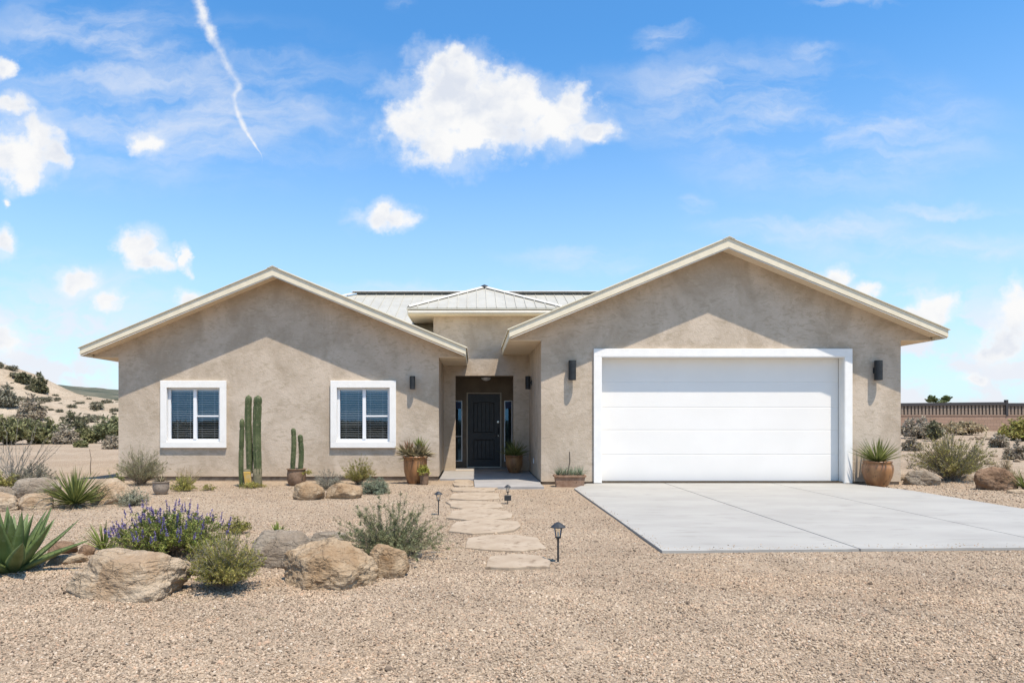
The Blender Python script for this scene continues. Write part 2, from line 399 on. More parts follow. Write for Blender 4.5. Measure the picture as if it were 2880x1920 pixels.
def glass_mat(name, tint, refl):
    m = bpy.data.materials.new(name); m.use_nodes = True; t = NT(m.node_tree)
    tr = t.n('ShaderNodeBsdfTransparent'); tr.inputs[0].default_value = tint
    gl = t.n('ShaderNodeBsdfGlossy'); gl.inputs['Roughness'].default_value = .01; gl.inputs['Color'].default_value = (.22, .48, .80, 1)
    lw = t.n('ShaderNodeLayerWeight'); lw.inputs['Blend'].default_value = .3
    f = t.m('ADD', refl, t.m('MULTIPLY', lw.outputs['Fresnel'], .5))
    mx = t.n('ShaderNodeMixShader'); t.link(f, mx.inputs[0]); t.link(tr.outputs[0], mx.inputs[1]); t.link(gl.outputs[0], mx.inputs[2])
    o = t.n('ShaderNodeOutputMaterial'); t.link(mx.outputs[0], o.inputs[0]); return m
GLASS = glass_mat('window_glass', (.86, .88, .89, 1), .15)
LGLASS = glass_mat('lamp_glass', (.95, .92, .85, 1), .03)

def rock_mat(name, ca, cb, cd, sc=2.2):
    m = bpy.data.materials.new(name); m.use_nodes = True; t = NT(m.node_tree)
    tc = t.n('ShaderNodeTexCoord'); vec = tc.outputs['Object']
    a = t.noise(vec, sc, 7, .62, .5); b = t.noise(vec, sc*5, 6, .65, .8); c = t.noise(vec, 38, 5, .7)
    col = t.mix(t.ss(a, .35, .65), ca, cb)
    col = t.mix(t.ss(b, .52, .7, 0, .75), col, cd)
    col = t.mix(t.ss(c, .55, .7, 0, .5), col, tuple(x*.4 for x in ca))
    wv = t.noise(t.v('MULTIPLY', vec, (1, 1, 5)), sc*2, 6, .6, 1.5)
    col = t.mix(t.ss(wv, .58, .66, 0, .45), col, tuple(min(1, x*1.35) for x in cb))
    stn = t.noise(t.v('ADD', vec, (3.3, .6, 1.1)), 1.9, 6, .62, .4)
    col = t.mix(t.ss(stn, .50, .64, 0, .5), col, tuple(x*q for x, q in zip(cd, (1.05, .95, .85))))
    crk = t.n('ShaderNodeTexVoronoi'); crk.feature = 'DISTANCE_TO_EDGE'; crk.inputs['Scale'].default_value = 2.6; t.link(t.v('ADD', vec, t.v('MULTIPLY', t.noise(vec, 5, 4, out='Color'), (.35, .35, .35))), crk.inputs['Vector'])
    ck = t.ss(crk.outputs['Distance'], .0, .02, 1, 0)
    col = t.mix(t.m('MULTIPLY', ck, .16), col, tuple(x*.35 for x in cd))
    p = t.n('ShaderNodeBsdfPrincipled'); t.link(col, p.inputs['Base Color']); p.inputs['Roughness'].default_value = .9; p.inputs['Specular IOR Level'].default_value = .2
    h = t.m('ADD', t.m('MULTIPLY', ck, -.5), t.m('MULTIPLY', b, 2.2))
    h = t.m('ADD', h, t.m('ADD', t.m('MULTIPLY', c, .9), t.m('MULTIPLY', wv, 1.6)))
    bn = t.n('ShaderNodeBump'); bn.inputs['Strength'].default_value = .9; bn.inputs['Distance'].default_value = .022; t.link(h, bn.inputs['Height']); t.link(bn.outputs[0], p.inputs['Normal'])
    o = t.n('ShaderNodeOutputMaterial'); t.link(p.outputs[0], o.inputs[0]); return m
ROCKT = rock_mat('tan_boulder', (.38, .27, .165), (.47, .36, .24), (.22, .135, .065))
ROCKP = rock_mat('pale_boulder', (.40, .305, .205), (.48, .38, .27), (.28, .185, .105))
ROCKG = rock_mat('grey_boulder', (.29, .24, .18), (.37, .31, .24), (.16, .125, .09))
ROCKB = rock_mat('brown_boulder', (.22, .135, .08), (.30, .20, .13), (.13, .08, .05))

def leafm(name, c1, c2, isl=.35, tr=.22, rough=.6): return mat(name, c1, c2, 3, rough, island=isl, trans=tr, spec=.25)
L_AGAVE = mat('agave_leaf', (.085, .125, .035), (.13, .175, .065), 4, .5, .1, 25., island=.12, spec=.35, c3=(.155, .20, .09), stretch=(1, 1, .4))
L_AGEDGE = mat('agave_edge', (.10, .06, .03), rough=.6)
L_YUCCA = leafm('yucca_leaf', (.10, .13, .035), (.18, .21, .065), .3)
L_DRY = leafm('dry_blade', (.36, .28, .16), (.46, .37, .23), .3)
L_GREY = leafm('grey_twig_leaf', (.20, .185, .13), (.29, .27, .20), .35)
L_SILV = leafm('silver_leaf', (.23, .24, .16), (.33, .335, .24), .3)
L_BLUE = leafm('blue_green_leaf', (.17, .205, .13), (.26, .295, .20), .3)
L_ROSE = leafm('rosemary_leaf', (.16, .17, .075), (.26, .265, .135), .4)
L_OLIVE = leafm('olive_leaf', (.23, .215, .05), (.34, .30, .09), .4)
L_GREEN = leafm('green_leaf', (.135, .165, .035), (.235, .26, .06), .4)
L_YEL = leafm('yellow_green_leaf', (.28, .27, .05), (.38, .35, .09), .35)
L_FEATH = leafm('feathery_leaf', (.21, .215, .10), (.33, .32, .18), .35)
L_DARK = leafm('dark_scrub_leaf', (.11, .11, .06), (.19, .18, .10), .4)
L_PURP = leafm('purple_flower', (.15, .11, .30), (.27, .21, .40), .35, .15)
L_SUCC = leafm('brown_succulent_leaf', (.20, .15, .09), (.30, .26, .15), .4)
L_BELT = leafm('scrub_belt_leaf', (.16, .16, .065), (.25, .24, .11))
L_BROWN = leafm('brown_scrub_leaf', (.30, .25, .18), (.41, .35, .26), .3)
L_PALM = leafm('palm_leaf', (.09, .12, .045), (.15, .19, .08), .3)
STEM = mat('woody_stem', (.15, .115, .08), (.22, .18, .135), 14, .9, .3, 60.)
STEMG = mat('grey_stem', (.24, .21, .175), (.33, .295, .25), 14, .9, .3, 60.)
CACT = mat('cactus_skin', (.05, .068, .025), (.10, .12, .05), 6, .6, .25, 70., c3=(.17, .16, .09), spec=.3)
CACTR = mat('cactus_spines', (.30, .27, .18), rough=.8)
CORK = mat('cactus_corky_base', (.13, .115, .07), (.19, .165, .10), 16, .95, .6, 60.)
YELP = mat('yellow_bark_patch', (.50, .30, .05), (.46, .33, .14), 9, .85, .3, 40.)

# ------------------------------------------------------------------ ground, hills
def smooth(a, b, x):
    t = max(0., min(1., (x-a)/(b-a))); return t*t*(3-2*t)
def gz(x, y):
    z = 0.
    z += .55*smooth(17, 45, y)*smooth(7, 13, x)
    z += .9*smooth(60, 300, y)
    f = 1-.0*y
    if y < 9 and y > 1: z += .012*mnoise.noise(Vector((x*2.2, y*2.2, 7)))*smooth(9, 7.5, y)*(1 if y < 6.6 or x < 1.6 else 0)
    z += (.010 if y < 16 else .02+.0012*y)*mnoise.noise(Vector((x*.7, y*.7, 3.1))) * (1 if y < 60 else 0.3)
    if x < -1 and y < 14.5: z += .05*max(0, mnoise.noise(Vector((x*.45, y*.45, 9))))*smooth(-1, -3, x)*smooth(14.6, 13., y)
    return z
def ground():
    def axis(a, b, step, far_lo, far_hi):
        c = list(np.arange(a, b+1e-6, step)); lo = []; v = a; s = step
        while v > far_lo: s *= 1.22; v -= s; lo.append(v)
        hi = []; v = b; s = step
        while v < far_hi: s *= 1.22; v += s; hi.append(v)
        return lo[::-1]+c+hi
    xs = axis(-12, 14, .22, -2500, 2500); ys = axis(.5, 20, .2, -400, 3500)
    nx = len(xs); mb = MB(); mb.smooth = True
    for y in ys:
        for x in xs: mb.v.append((x, y, gz(x, y)))
    for j in range(len(ys)-1):
        for i in range(nx-1):
            a = j*nx+i; mb.face((a, a+1, a+nx+1, a+nx))
    tag(mb.build('ground', GROUND), kind='structure')
ground()
def lerp_tab(tab, x):
    if x <= tab[0][0]: return tab[0][1]
    for (a, va), (b, vb) in zip(tab, tab[1:]):
        if x <= b: return va+(vb-va)*(x-a)/(b-a)
    return tab[-1][1]
HT = [(-200, 14), (-110, 13.5), (-75, 11), (-59, 8.4), (-53, 6.3), (-49.5, 4.6), (-44, 3.75), (-38, 3.2), (-25, 2.0), (-5, .8), (20, -.4), (60, -.6)]
def hz(x, y):
    t = lerp_tab(HT, x*85/max(y, 40) if y > 85 else x)
    p = Vector((x*.09, y*.07, 0))
    n = mnoise.fractal(p, .9, 2.1, 5)
    r = 1-abs(mnoise.noise(Vector((x*.14, y*.05, 5))))
    k = smooth(44, 86, y)
    k2 = 1-.25*smooth(95, 140, y)
    return t*k*k2*(1 + .16*n*(1-smooth(78, 86, y)*.7)) + (r-.75)*1.1*k*(1-k)*2.2 + k*.35*mnoise.fractal(Vector((x*.5, y*.35, 2)), .9, 2.1, 4)*(1-smooth(80, 86, y)*.6) - .25*(1-smooth(43, 50, y))
def hill():
    mb = MB(); mb.smooth = True
    xs = list(np.arange(-150, 40.1, 1.)); ys = list(np.arange(42, 150, 1.2)); nx = len(xs)
    for y in ys:
        for x in xs: mb.v.append((x, y, hz(x, y)))
    for j in range(len(ys)-1):
        for i in range(nx-1):
            a = j*nx+i; mb.face((a, a+1, a+nx+1, a+nx))
    tag(mb.build('hill', HILLM), kind='structure')
    mb = MB(); mb.smooth = True
    T = [(-600, 40), (-300, 26), (-150, 14), (-128, 11.4), (-118, 10.4), (-104, 8.9), (-80, 7.4), (-40, 6), (0, 5), (60, 4.6), (140, 5.), (300, 7), (600, 16)]
    xs = list(np.arange(-600, 600, 3.)); ys = list(np.arange(150, 330, 6.)); nx = len(xs)
    for y in ys:
        for x in xs:
            mb.v.append((x, y, lerp_tab(T, x)*smooth(148, 202, y)*(1+.04*mnoise.noise(Vector((x*.12, y*.05, 1)))+.02*mnoise.noise(Vector((x*.5, y*.3, 1)))) - .6))
    for j in range(len(ys)-1):
        for i in range(nx-1):
            a = j*nx+i; mb.face((a, a+1, a+nx+1, a+nx))
    tag(mb.build('far_ridge', RIDGE), kind='structure')
hill()

# ------------------------------------------------------------------ driveway, porch
DX = [1.88, 3.93, 6.15, 8.1]
def driveway():
    e = empty('driveway', (5, 10.5, 0), kind='structure')
    mb = MB(); mb.prism_z([(1.9, 6.9), (8.08, 7.2), (8.06, 12.9), (7.5, 14.05), (2.2, 14.05), (1.9, 13.0)], -.02, .012); mb.build('joint_filler', JOINT, e)
    fr = lambda x: 6.87+(x-1.88)*.045
    g = .008
    def slab(x0, x1, back):
        mb = MB(); pts = [(x0+g, fr(x0))]
        n = 10
        for k in range(1, n): pts.append((x0+(x1-x0)*k/n, fr(x0+(x1-x0)*k/n)+random.uniform(-.012, .012)))
        pts += [(x1-g, fr(x1))] + back
        mb.prism_z(pts, .0, .03, .003); return mb.build('slab', CONC, e)
    slab(DX[0], DX[1], [(DX[1]-g, 14.28), (2.61, 14.28), (2.61, 14.03), (2.3, 14.03), (1.9, 13.05)])
    slab(DX[1], DX[2], [(DX[2]-g, 14.28), (DX[1]+g, 14.28)])
    slab(DX[2], DX[3], [(8.1, 12.6), (8.02, 13.0), (7.72, 14.03), (7.61, 14.03), (7.61, 14.28), (DX[2]+g, 14.28)])
driveway()
mb = MB(); mb.prism_z([(-.77, 15.0), (-.02, 14.95), (.0, 13.15), (1.34, 13.2), (1.34, 14.06), (1.365, 14.1), (1.365, 17.22), (1.1, 17.22), (1.1, 18.48), (-.62, 18.48), (-.62, 17.22), (-.775, 17.22)], -.02, .045, .003)
tag(mb.build('porch', PORCHC), kind='structure')

# ------------------------------------------------------------------ house
H = empty('house', (1.8, 14.5, 0), 'single storey desert house in tan stucco with two front gables and a white garage door', 'house')
SL = .417
def wall_holes(x0, x1, z0, z1, y, th, holes, top=None, name='wall', m=None):
    mb = MB()
    xs = sorted({x0, x1, *[h[0] for h in holes], *[h[1] for h in holes]}); zs = sorted({z0, z1, *[h[2] for h in holes], *[h[3] for h in holes]})
    xs = [x for x in xs if x0 <= x <= x1]; zs = [z for z in zs if z0 <= z <= z1]
    for a, b in zip(xs, xs[1:]):
        for c, d in zip(zs, zs[1:]):
            mx, mz = (a+b)/2, (c+d)/2
            if any(h[0] < mx < h[1] and h[2] < mz < h[3] for h in holes): continue
            mb.quad((a, y, c), (b, y, c), (b, y, d), (a, y, d)); mb.quad((b, y+th, c), (a, y+th, c), (a, y+th, d), (b, y+th, d))
    for h in holes:
        a, b, c, d = h; c = max(c, z0)
        mb.quad((a, y, c), (a, y, d), (a, y+th, d), (a, y+th, c)); mb.quad((b, y, d), (b, y, c), (b, y+th, c), (b, y+th, d))
        mb.quad((a, y, d), (b, y, d), (b, y+th, d), (a, y+th, d))
        if h[2] > z0: mb.quad((b, y, c), (a, y, c), (a, y+th, c), (b, y+th, c))
    mb.quad((x0, y, z0), (x0, y, z1), (x0, y+th, z1), (x0, y+th, z0)); mb.quad((x1, y, z1), (x1, y, z0), (x1, y+th, z0), (x1, y+th, z1))
    mb.quad((x0, y, z0), (x0, y+th, z0), (x1, y+th, z0), (x1, y, z0))
    if top: mb.prism_y(top, y, y+th)
    return mb.build(name, m or STUCCO, H)

WY, GY, CYW = 14.9, 14.09, 17.2          # front planes: left wing, garage, entry wall
def wing(xc, hw, hr, peak, yw, yf, zs, ft, holes, z0, yb):
    """gabled wing: walls, roof slab, rake and eave fascias, soffits"""
    dt = .14
    u = lambda x: peak-dt-SL*abs(x-xc)+.001
    xl, xr = xc-hr+.03, xc+hr-.03
    top = [(xl, zs+.002), (xr, zs+.002), (xr, max(u(xr), zs+.01)), (xc, u(xc)), (xl, max(u(xl), zs+.01))]
    # gable polygon is only drawn above the soffit line, walls below
    wall_holes(xc-hw, xc+hw, z0, zs+.002, yw, .2, holes, top)
    for sx in (-1, 1):
        mb = MB(); a = xc+sx*hw; b = xc+sx*(hw-.2)
        mb.box(min(a, b), max(a, b), yw+.2, yb, z0, zs+.3); mb.build('wall', STUCCO, H)
    mb = MB(); mb.box(xc-hw, xc+hw, yb, yb+.2, z0, zs+.3); mb.build('wall', STUCCO, H)
    mb = MB(); mb.box(xc-hw+.02, xc+hw-.02, yw+.025, yb, -.05, z0); mb.build('footing', FOOT, H)
    # roof
    mb = MB(); e = hr-.03
    mb.prism_y([(xc-e, peak-SL*e), (xc-e, peak-SL*e-dt*.6), (xc-e+.06, peak-SL*(e-.06)-dt), (xc, peak-dt), (xc+e-.06, peak-SL*(e-.06)-dt), (xc+e, peak-SL*e-dt*.6), (xc+e, peak-SL*e), (xc, peak)], yf+.03, yb+.5)
    r = mb.build('roof', SOFFIT, H)
    for sx in (-1, 1):     # metal skin, with raised seams
        mb = MB(); X = lambda d: xc+sx*d
        pts = [(X(0), peak+.002), (X(hr+.03), peak+.002-SL*(hr+.03)), (X(hr+.03), peak+.017-SL*(hr+.03)), (X(0), peak+.017)]
        mb.prism_y(pts, yf-.025, yb+.55)
        for k in range(int((yb-yf)/.4)):
            y = yf+.1+k*.4
            mb.prism_y([(X(0), peak+.017), (X(hr+.03), peak+.017-SL*(hr+.03)), (X(hr+.03), peak+.04-SL*(hr+.03)), (X(0), peak+.04)], y, y+.02)
        mb.build('roof_sheet', WINGM, r)
        # rake fascia: upper board, and thinner lower board set back under it
        mb = MB()
        mb.prism_y([(X(0), peak), (X(hr), peak-SL*hr), (X(hr), peak-SL*hr-ft+.02), (X(0), peak-ft-.01)], yf, yf+.035); mb.build('fascia', FASCIA, r)
        mb = MB()
        mb.prism_y([(X(0), peak-ft-.01), (X(hr-.03), peak-SL*(hr-.03)-ft-.004), (X(hr-.03), peak-SL*(hr-.03)-ft-.02), (X(0), peak-ft-.034)], yf+.008, yf+.03); mb.build('drip_strip', METALC, r)
        # eave fascia and flat soffit
        mb = MB(); a, b = sorted((X(hr), X(hr-.03))); mb.box(a, b, yf+.036, yb, zs-.012, peak-SL*hr-.002); mb.build('fascia', FASCIA, r)
        mb = MB(); a, b = sorted((X(hw+.001), X(hr-.031))); mb.box(a, b, yw+.002, yb, zs-.01, zs+.001); mb.build('soffit', SOFFIT, r)
    mb = MB()
    mb.prism_y([(xc-.12, peak-.03), (xc, peak+.02), (xc+.12, peak-.03), (xc+.12, peak-.02), (xc, peak+.035), (xc-.12, peak-.02)], yf-.03, yb+.5); mb.build('ridge_cap', WINGM, r)
WINS = [(-6.838, -5.409), (-3.138, -1.713)]; WZ0, WZ1 = .7255, 2.186
whole = [(a+.10, b-.10, WZ0+.095, WZ1-.12) for a, b in WINS]
wing(-4.278, 3.496, 4.09, 4.562, WY, 14.46, 2.70, .16, whole, .10, 24.)
GX0, GX1, GZT = 2.604, 7.623, 2.634
wing(5.083, 3.711, 4.39, 4.967, GY, 13.65, 2.978, .17, [(GX0, GX1, .0, GZT)], .06, 24.)
# interior faces
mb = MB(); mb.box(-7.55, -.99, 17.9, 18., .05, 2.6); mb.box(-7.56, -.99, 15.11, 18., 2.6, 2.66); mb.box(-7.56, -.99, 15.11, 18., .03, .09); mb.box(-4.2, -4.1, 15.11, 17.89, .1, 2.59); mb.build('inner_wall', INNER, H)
# entry wall and the raised entry tower above it
wall_holes(-1.04, 1.58, .05, 3.93, CYW, .2, [(-.484, .977, 0, 2.443)])
mb = MB(); mb.box(-1.04, -.84, CYW+.2, 20., 2.6, 3.93); mb.box(1.38, 1.58, CYW+.2, 20., 2.6, 3.93); mb.box(-.84, 1.38, 19.8, 20., 2.6, 3.93); mb.build('wall', STUCCO, H)
# porch niche
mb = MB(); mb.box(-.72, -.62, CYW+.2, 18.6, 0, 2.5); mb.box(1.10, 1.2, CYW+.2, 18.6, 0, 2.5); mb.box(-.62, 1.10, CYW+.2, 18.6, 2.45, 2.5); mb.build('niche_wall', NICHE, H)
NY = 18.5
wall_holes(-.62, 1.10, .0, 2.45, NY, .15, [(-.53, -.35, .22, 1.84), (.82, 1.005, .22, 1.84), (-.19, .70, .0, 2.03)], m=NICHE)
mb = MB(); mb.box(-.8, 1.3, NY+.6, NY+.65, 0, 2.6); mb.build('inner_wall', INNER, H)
mb = MB(); mb.box(-8.0, 8.8, 24.2, 26.4, 0, 3.2); mb.build('wall', STUCCO, H)

def panels(parent, E0, s, t, n, L, tmax, pitch, breaks=(), start=0.):
    """standing seam sheet: one object per pan, each with its raised rib"""
    E0, s, t, n = map(Vector, (E0, s, t, n)); k = 0; a = start
    P = lambda ss, tt, h: tuple(E0+s*ss+t*tt+n*h)
    while a < L-1e-4:
        b = min(a+pitch, L); br = [x for x in breaks if a < x < b]
        top = [(x, tmax(x)) for x in [b]+br[::-1]+[a]]
        base = [(a+.004, 0), (b-.004, 0)]; pts = base+[(min(max(x, a+.004), b-.004), y) for x, y in top]
        mb = MB(); m = len(pts)
        i = 0; mb.v += [P(x, y, 0) for x, y in pts]+[P(x, y, .012) for x, y in pts]
        mb.face(tuple(range(m-1, -1, -1))); mb.face(tuple(range(m, 2*m)))
        for q in range(m): r = (q+1) % m; mb.face((q, r, r+m, q+m))
        if a > 1e-3 and tmax(a) > .05:
            h = tmax(a); v = [P(a-.008, 0, .0), P(a+.008, 0, .0), P(a+.008, h, .0), P(a-.008, h, .0), P(a-.008, 0, .034), P(a+.008, 0, .034), P(a+.008, h, .034), P(a-.008, h, .034)]
            j = len(mb.v); mb.v += v
            for f in ((0, 3, 2, 1), (4, 5, 6, 7), (0, 1, 5, 4), (1, 2, 6, 5), (2, 3, 7, 6), (3, 0, 4, 7)): mb.face(tuple(j+x for x in f))
        mb.build('roof_pan', METAL, parent); a = b
def cap(parent, p, q, w=.09, dark=True):
    p, q = Vector(p), Vector(q); d = (q-p).normalized(); side = d.cross(Vector((0, 0, 1))).normalized()
    mb = MB(); up = side.cross(d)
    for (lift, hw, th, m) in ((.04, w, .012, 0),):
        a = [p+side*hw-up*.0+Vector((0, 0, lift-.03)), p+Vector((0, 0, lift+.01)), p-side*hw+Vector((0, 0, lift-.03))]
        b = [x+(q-p) for x in a]; a2 = [x+Vector((0, 0, th)) for x in a]; b2 = [x+Vector((0, 0, th)) for x in b]
        for i in (0, 1):
            mb.quad(a2[i], a2[i+1], b2[i+1], b2[i]); mb.quad(a[i+1], a[i], b[i], b[i+1])
        for i in (0, 2): mb.quad(a[i], a2[i], b2[i], b[i])
        mb.poly(a+a2[::-1]); mb.poly((b+b2[::-1])[::-1])
    mb.build('ridge_cap', METALC, parent)
def tower_roof():
    xc, hw, y0, ze, za = .27, 1.93, 16.88, 4.09, 4.945
    r = empty('roof', (xc, y0+hw, ze), parent=H)
    sl = math.hypot(hw, za-ze); tz = (za-ze)/sl; tx = hw/sl
    for (E, s, t) in (((xc-hw, y0, ze), (1, 0, 0), (0, tx, tz)), ((xc-hw, y0+2*hw, ze), (0, -1, 0), (tx, 0, tz)), ((xc+hw, y0, ze), (0, 1, 0), (-tx, 0, tz)), ((xc+hw, y0+2*hw, ze), (-1, 0, 0), (0, -tx, tz))):
        n = Vector(s).cross(Vector(t))
        panels(r, Vector(E)-Vector(t)*.02, s, t, n, 2*hw, lambda x: sl*(1-abs(x-hw)/hw)+.02, .245, (hw,), start=.0)
    A = (xc, y0+hw, za)
    for sx in (-1, 1):
        for sy in (0, 1): cap(r, (xc+sx*(hw-.02), y0+sy*2*hw+(.02 if sy == 0 else -.02), ze+.015), (A[0], A[1], A[2]+.015), .06)
        
    mb = MB(); mb.lathe([(.12, 0), (.10, .05), (.0, .09)], (xc, y0+hw, za+.02), 8); mb.build('finial', BLACK, r)
    mb = MB()      # dark closure just below the hips shows as the broken dark line
    for sx in (-1, 1):
        p = Vector((xc+sx*(hw-.1), y0+.04, ze+.035)); q = Vector((xc, y0+hw-.02, za+.02)); mb.tube([p, q], .012, 4)
    mb.build('closure_strip', DARKM, r)
    zb = 3.925
    for (x0, x1, a, b) in ((xc-hw, xc+hw, y0, y0+.03), (xc-hw, xc-hw+.03, y0+.03, y0+2*hw-.03), (xc+hw-.03, xc+hw, y0+.03, y0+2*hw-.03), (xc-hw, xc+hw, y0+2*hw-.03, y0+2*hw)):
        mb = MB(); mb.box(x0, x1, a, b, zb, ze-.012); mb.build('fascia', FASCIA, r)
    mb = MB(); mb.tube([(xc-hw+.02, y0-.035, zb+.06), (xc+hw-.02, y0-.035, zb+.06)], .04, 8); mb.build('gutter', METALC, r)
    mb = MB(); mb.box(xc-hw-.02, xc+hw+.02, y0-.06, y0-.001, ze-.045, ze-.01); mb.build('drip_edge', METAL, r)
    mb = MB(); mb.box(xc-hw+.031, xc+hw-.031, y0+.031, y0+2*hw-.031, 3.9315, 3.945); mb.build('soffit', SOFFIT, r)
tower_roof()
def main_roof():
    xl, xr, yf, yr, ze, zr = -8.55, 9.2, 17.3, 22., 3.39, 5.35
    r = empty('roof', (0, yr, ze), parent=H); d = yr-yf
    sl = math.hypot(d, zr-ze); ty = d/sl; tz = (zr-ze)/sl; L = xr-xl
    tm = lambda x: sl*min(1, x/d, (L-x)/d)
    panels(r, (xl, yf, ze), (1, 0, 0), (0, ty, tz), (0, -tz, ty), L, tm, .3, (d, L-d))
    mb = MB(); b = 2*yr-yf
    mb.poly([(xr, b, ze), (xl, b, ze), (xl+d, yr, zr), (xr-d, yr, zr)]); mb.poly([(xl, b, ze), (xl, yf, ze), (xl+d, yr, zr)]); mb.poly([(xr, yf, ze), (xr, b, ze), (xr-d, yr, zr)])
    mb.poly([(xl, yf, ze-.01), (xr, yf, ze-.01), (xr, b, ze-.01), (xl, b, ze-.01)][::-1]); mb.build('roof_sheet', METAL, r)
    cap(r, (xl+d-.1, yr, zr+.07), (xr-d+.1, yr, zr+.07), .14)
    cap(r, (xl+.1, yf+.1, ze+.03), (xl+d, yr, zr+.03), .1)
    mb = MB()
    for k in range(int((L-2*d)/.6)):
        x = xl+d+.05+k*.6; mb.box(x, x+.6, yr-.012, yr+.012, zr+.015, zr+.055)
    mb.build('closure_strip', DARKM, r)
main_roof()

# windows of the left wing
def window(xa, xb, seed):
    rnd = random.Random(seed); z0, z1 = WZ0, WZ1; y = WY
    w = empty('window', ((xa+xb)/2, y, z0), parent=H)
    for (a, b, c, d) in ((xa, xb, z1-.155, z1), (xa, xb, z0, z0+.125), (xa, xa+.138, z0+.125, z1-.155), (xb-.138, xb, z0+.125, z1-.155)):
        mb = MB(); mb.box(a, b, y-.06, y+.0, c, d, .004); mb.build('trim', TRIM, w)
    ia, ib, ic, id_ = xa+.138, xb-.138, z0+.125, z1-.155     # inside the trim
    yy = y+.03
    mb = MB()
    fw = .052
    mb.box(ia-.03, ia+fw, yy, yy+.07, ic-.03, id_+.03, .004); mb.box(ib-fw, ib+.03, yy, yy+.07, ic-.03, id_+.03, .004)
    mb.box(ia+fw, ib-fw, yy, yy+.07, ic-.03, ic+fw+.012, .004); mb.box(ia+fw, ib-fw, yy, yy+.07, id_-fw+.01, id_+.03, .004)
    mb.build('frame', VINYL, w)
    xm = (ia+ib)/2+.01
    mb = MB(); mb.box(xm-.036, xm+.036, yy-.012, yy+.06, ic+fw+.01, id_-fw+.012, .004); mb.build('mullion', VINYL, w)
    mb = MB(); zm = pxz(1169.6, y); mb.box(xm+.036, ib-fw, yy+.005, yy+.045, zm-.016, zm+.016, .003); mb.build('meeting_rail', VINYL, w)
    for (a, b) in ((ia+fw, xm-.034), (xm+.034, ib-fw)):
        mb = MB(); mb.quad((a, yy+.035, ic+fw), (b, yy+.035, ic+fw), (b, yy+.035, id_-fw+.02), (a, yy+.035, id_-fw+.02)); mb.build('pane', GLASS, w)
    # venetian blind behind the glass
    a, b = ia+fw-.01, ib-fw+.01; n = 21; zt = id_-.05
    mb = MB(); mb.box(a, b, yy+.085, yy+.135, zt-.03, zt+.03); mb.build('blind_head_rail', BLIND, w)
    me = None
    for k in range(n):
        z = zt-.062-k*(zt-.062-(ic+.075))/(n-1)
        if me is None:
            m2 = MB(); hw = (b-a)/2; seg = 5
            for q in range(seg+1):
                x = -hw+2*hw*q/seg; m2.v += [(x, -.023, .004), (x, 0, .0095), (x, .023, .0095)]
            for q in range(seg):
                i = q*3; m2.face((i, i+3, i+4, i+1)); m2.face((i+1, i+4, i+5, i+2))
            me = m2.mesh('slat', BLIND)
        o = bpy.data.objects.new('slat', me); reg(o, w, ((a+b)/2, yy+.11, z)); o.rotation_euler = (rnd.uniform(-.08, .08)-.55, rnd.uniform(-.004, .004), rnd.uniform(-.003, .003))
    mb = MB()
    for f in (.12, .38, .62, .88):
        x = a+(b-a)*f; mb.box(x-.002, x+.002, yy+.088, yy+.091, ic+.04, zt)
    mb.build('ladder_cord', BLIND, w)
for i, (a, b) in enumerate(WINS): window(a, b, i)

# garage door
def garage():
    g = empty('garage_door', ((GX0+GX1)/2, GY, .06), parent=H)
    xo0, xo1, zt = pxx(1669, GY), pxx(2394, GY), pxz(981, GY)
    y = GY
    for (a, b, c, d) in ((xo0, xo1, GZT, zt), (xo0, GX0, .033, GZT), (GX1, xo1, .033, GZT)):
        mb = MB(); mb.box(a, b, y-.055, y+.0, c, d, .005); mb.build('trim', TRIM, g)
    mb = MB()                      # painted jamb liners
    mb.box(GX0-.012, GX0+.012, y-.05, y+.19, .032, GZT-.012); mb.box(GX1-.012, GX1+.012, y-.05, y+.19, .032, GZT-.012); mb.box(GX0-.012, GX1+.012, y-.05, y+.19, GZT-.012, GZT+.01)
    mb.build('jamb', TRIM, g)
    ys = y+.2; lines = [.045, pxz(1278, ys), pxz(1209, ys), pxz(1145, ys), pxz(1074, ys), GZT+.02]
    for a, b in zip(lines, lines[1:]):
        mb = MB(); x0, x1 = GX0+.014, GX1-.014
        pr = [(ys+.003, a+.0006), (ys, a+.014), (ys, b-.014), (ys+.003, b-.0006), (ys+.05, b-.001), (ys+.05, a+.001)]
        i = len(mb.v); mb.v += [(x0, q[0], q[1]) for q in pr]+[(x1, q[0], q[1]) for q in pr]; n = len(pr)
        for k in range(n): kk = (k+1) % n; mb.face((i+k, i+kk, i+n+kk, i+n+k))
        mb.face(tuple(range(i, i+n))); mb.face(tuple(range(i+2*n-1, i+n-1, -1)))
        mb.build('panel', GDOOR, g)
    mb = MB(); mb.box(GX0+.014, GX1-.014, ys+.005, ys+.05, .0305, .046); mb.build('bottom_seal', BLACK, g)
garage()

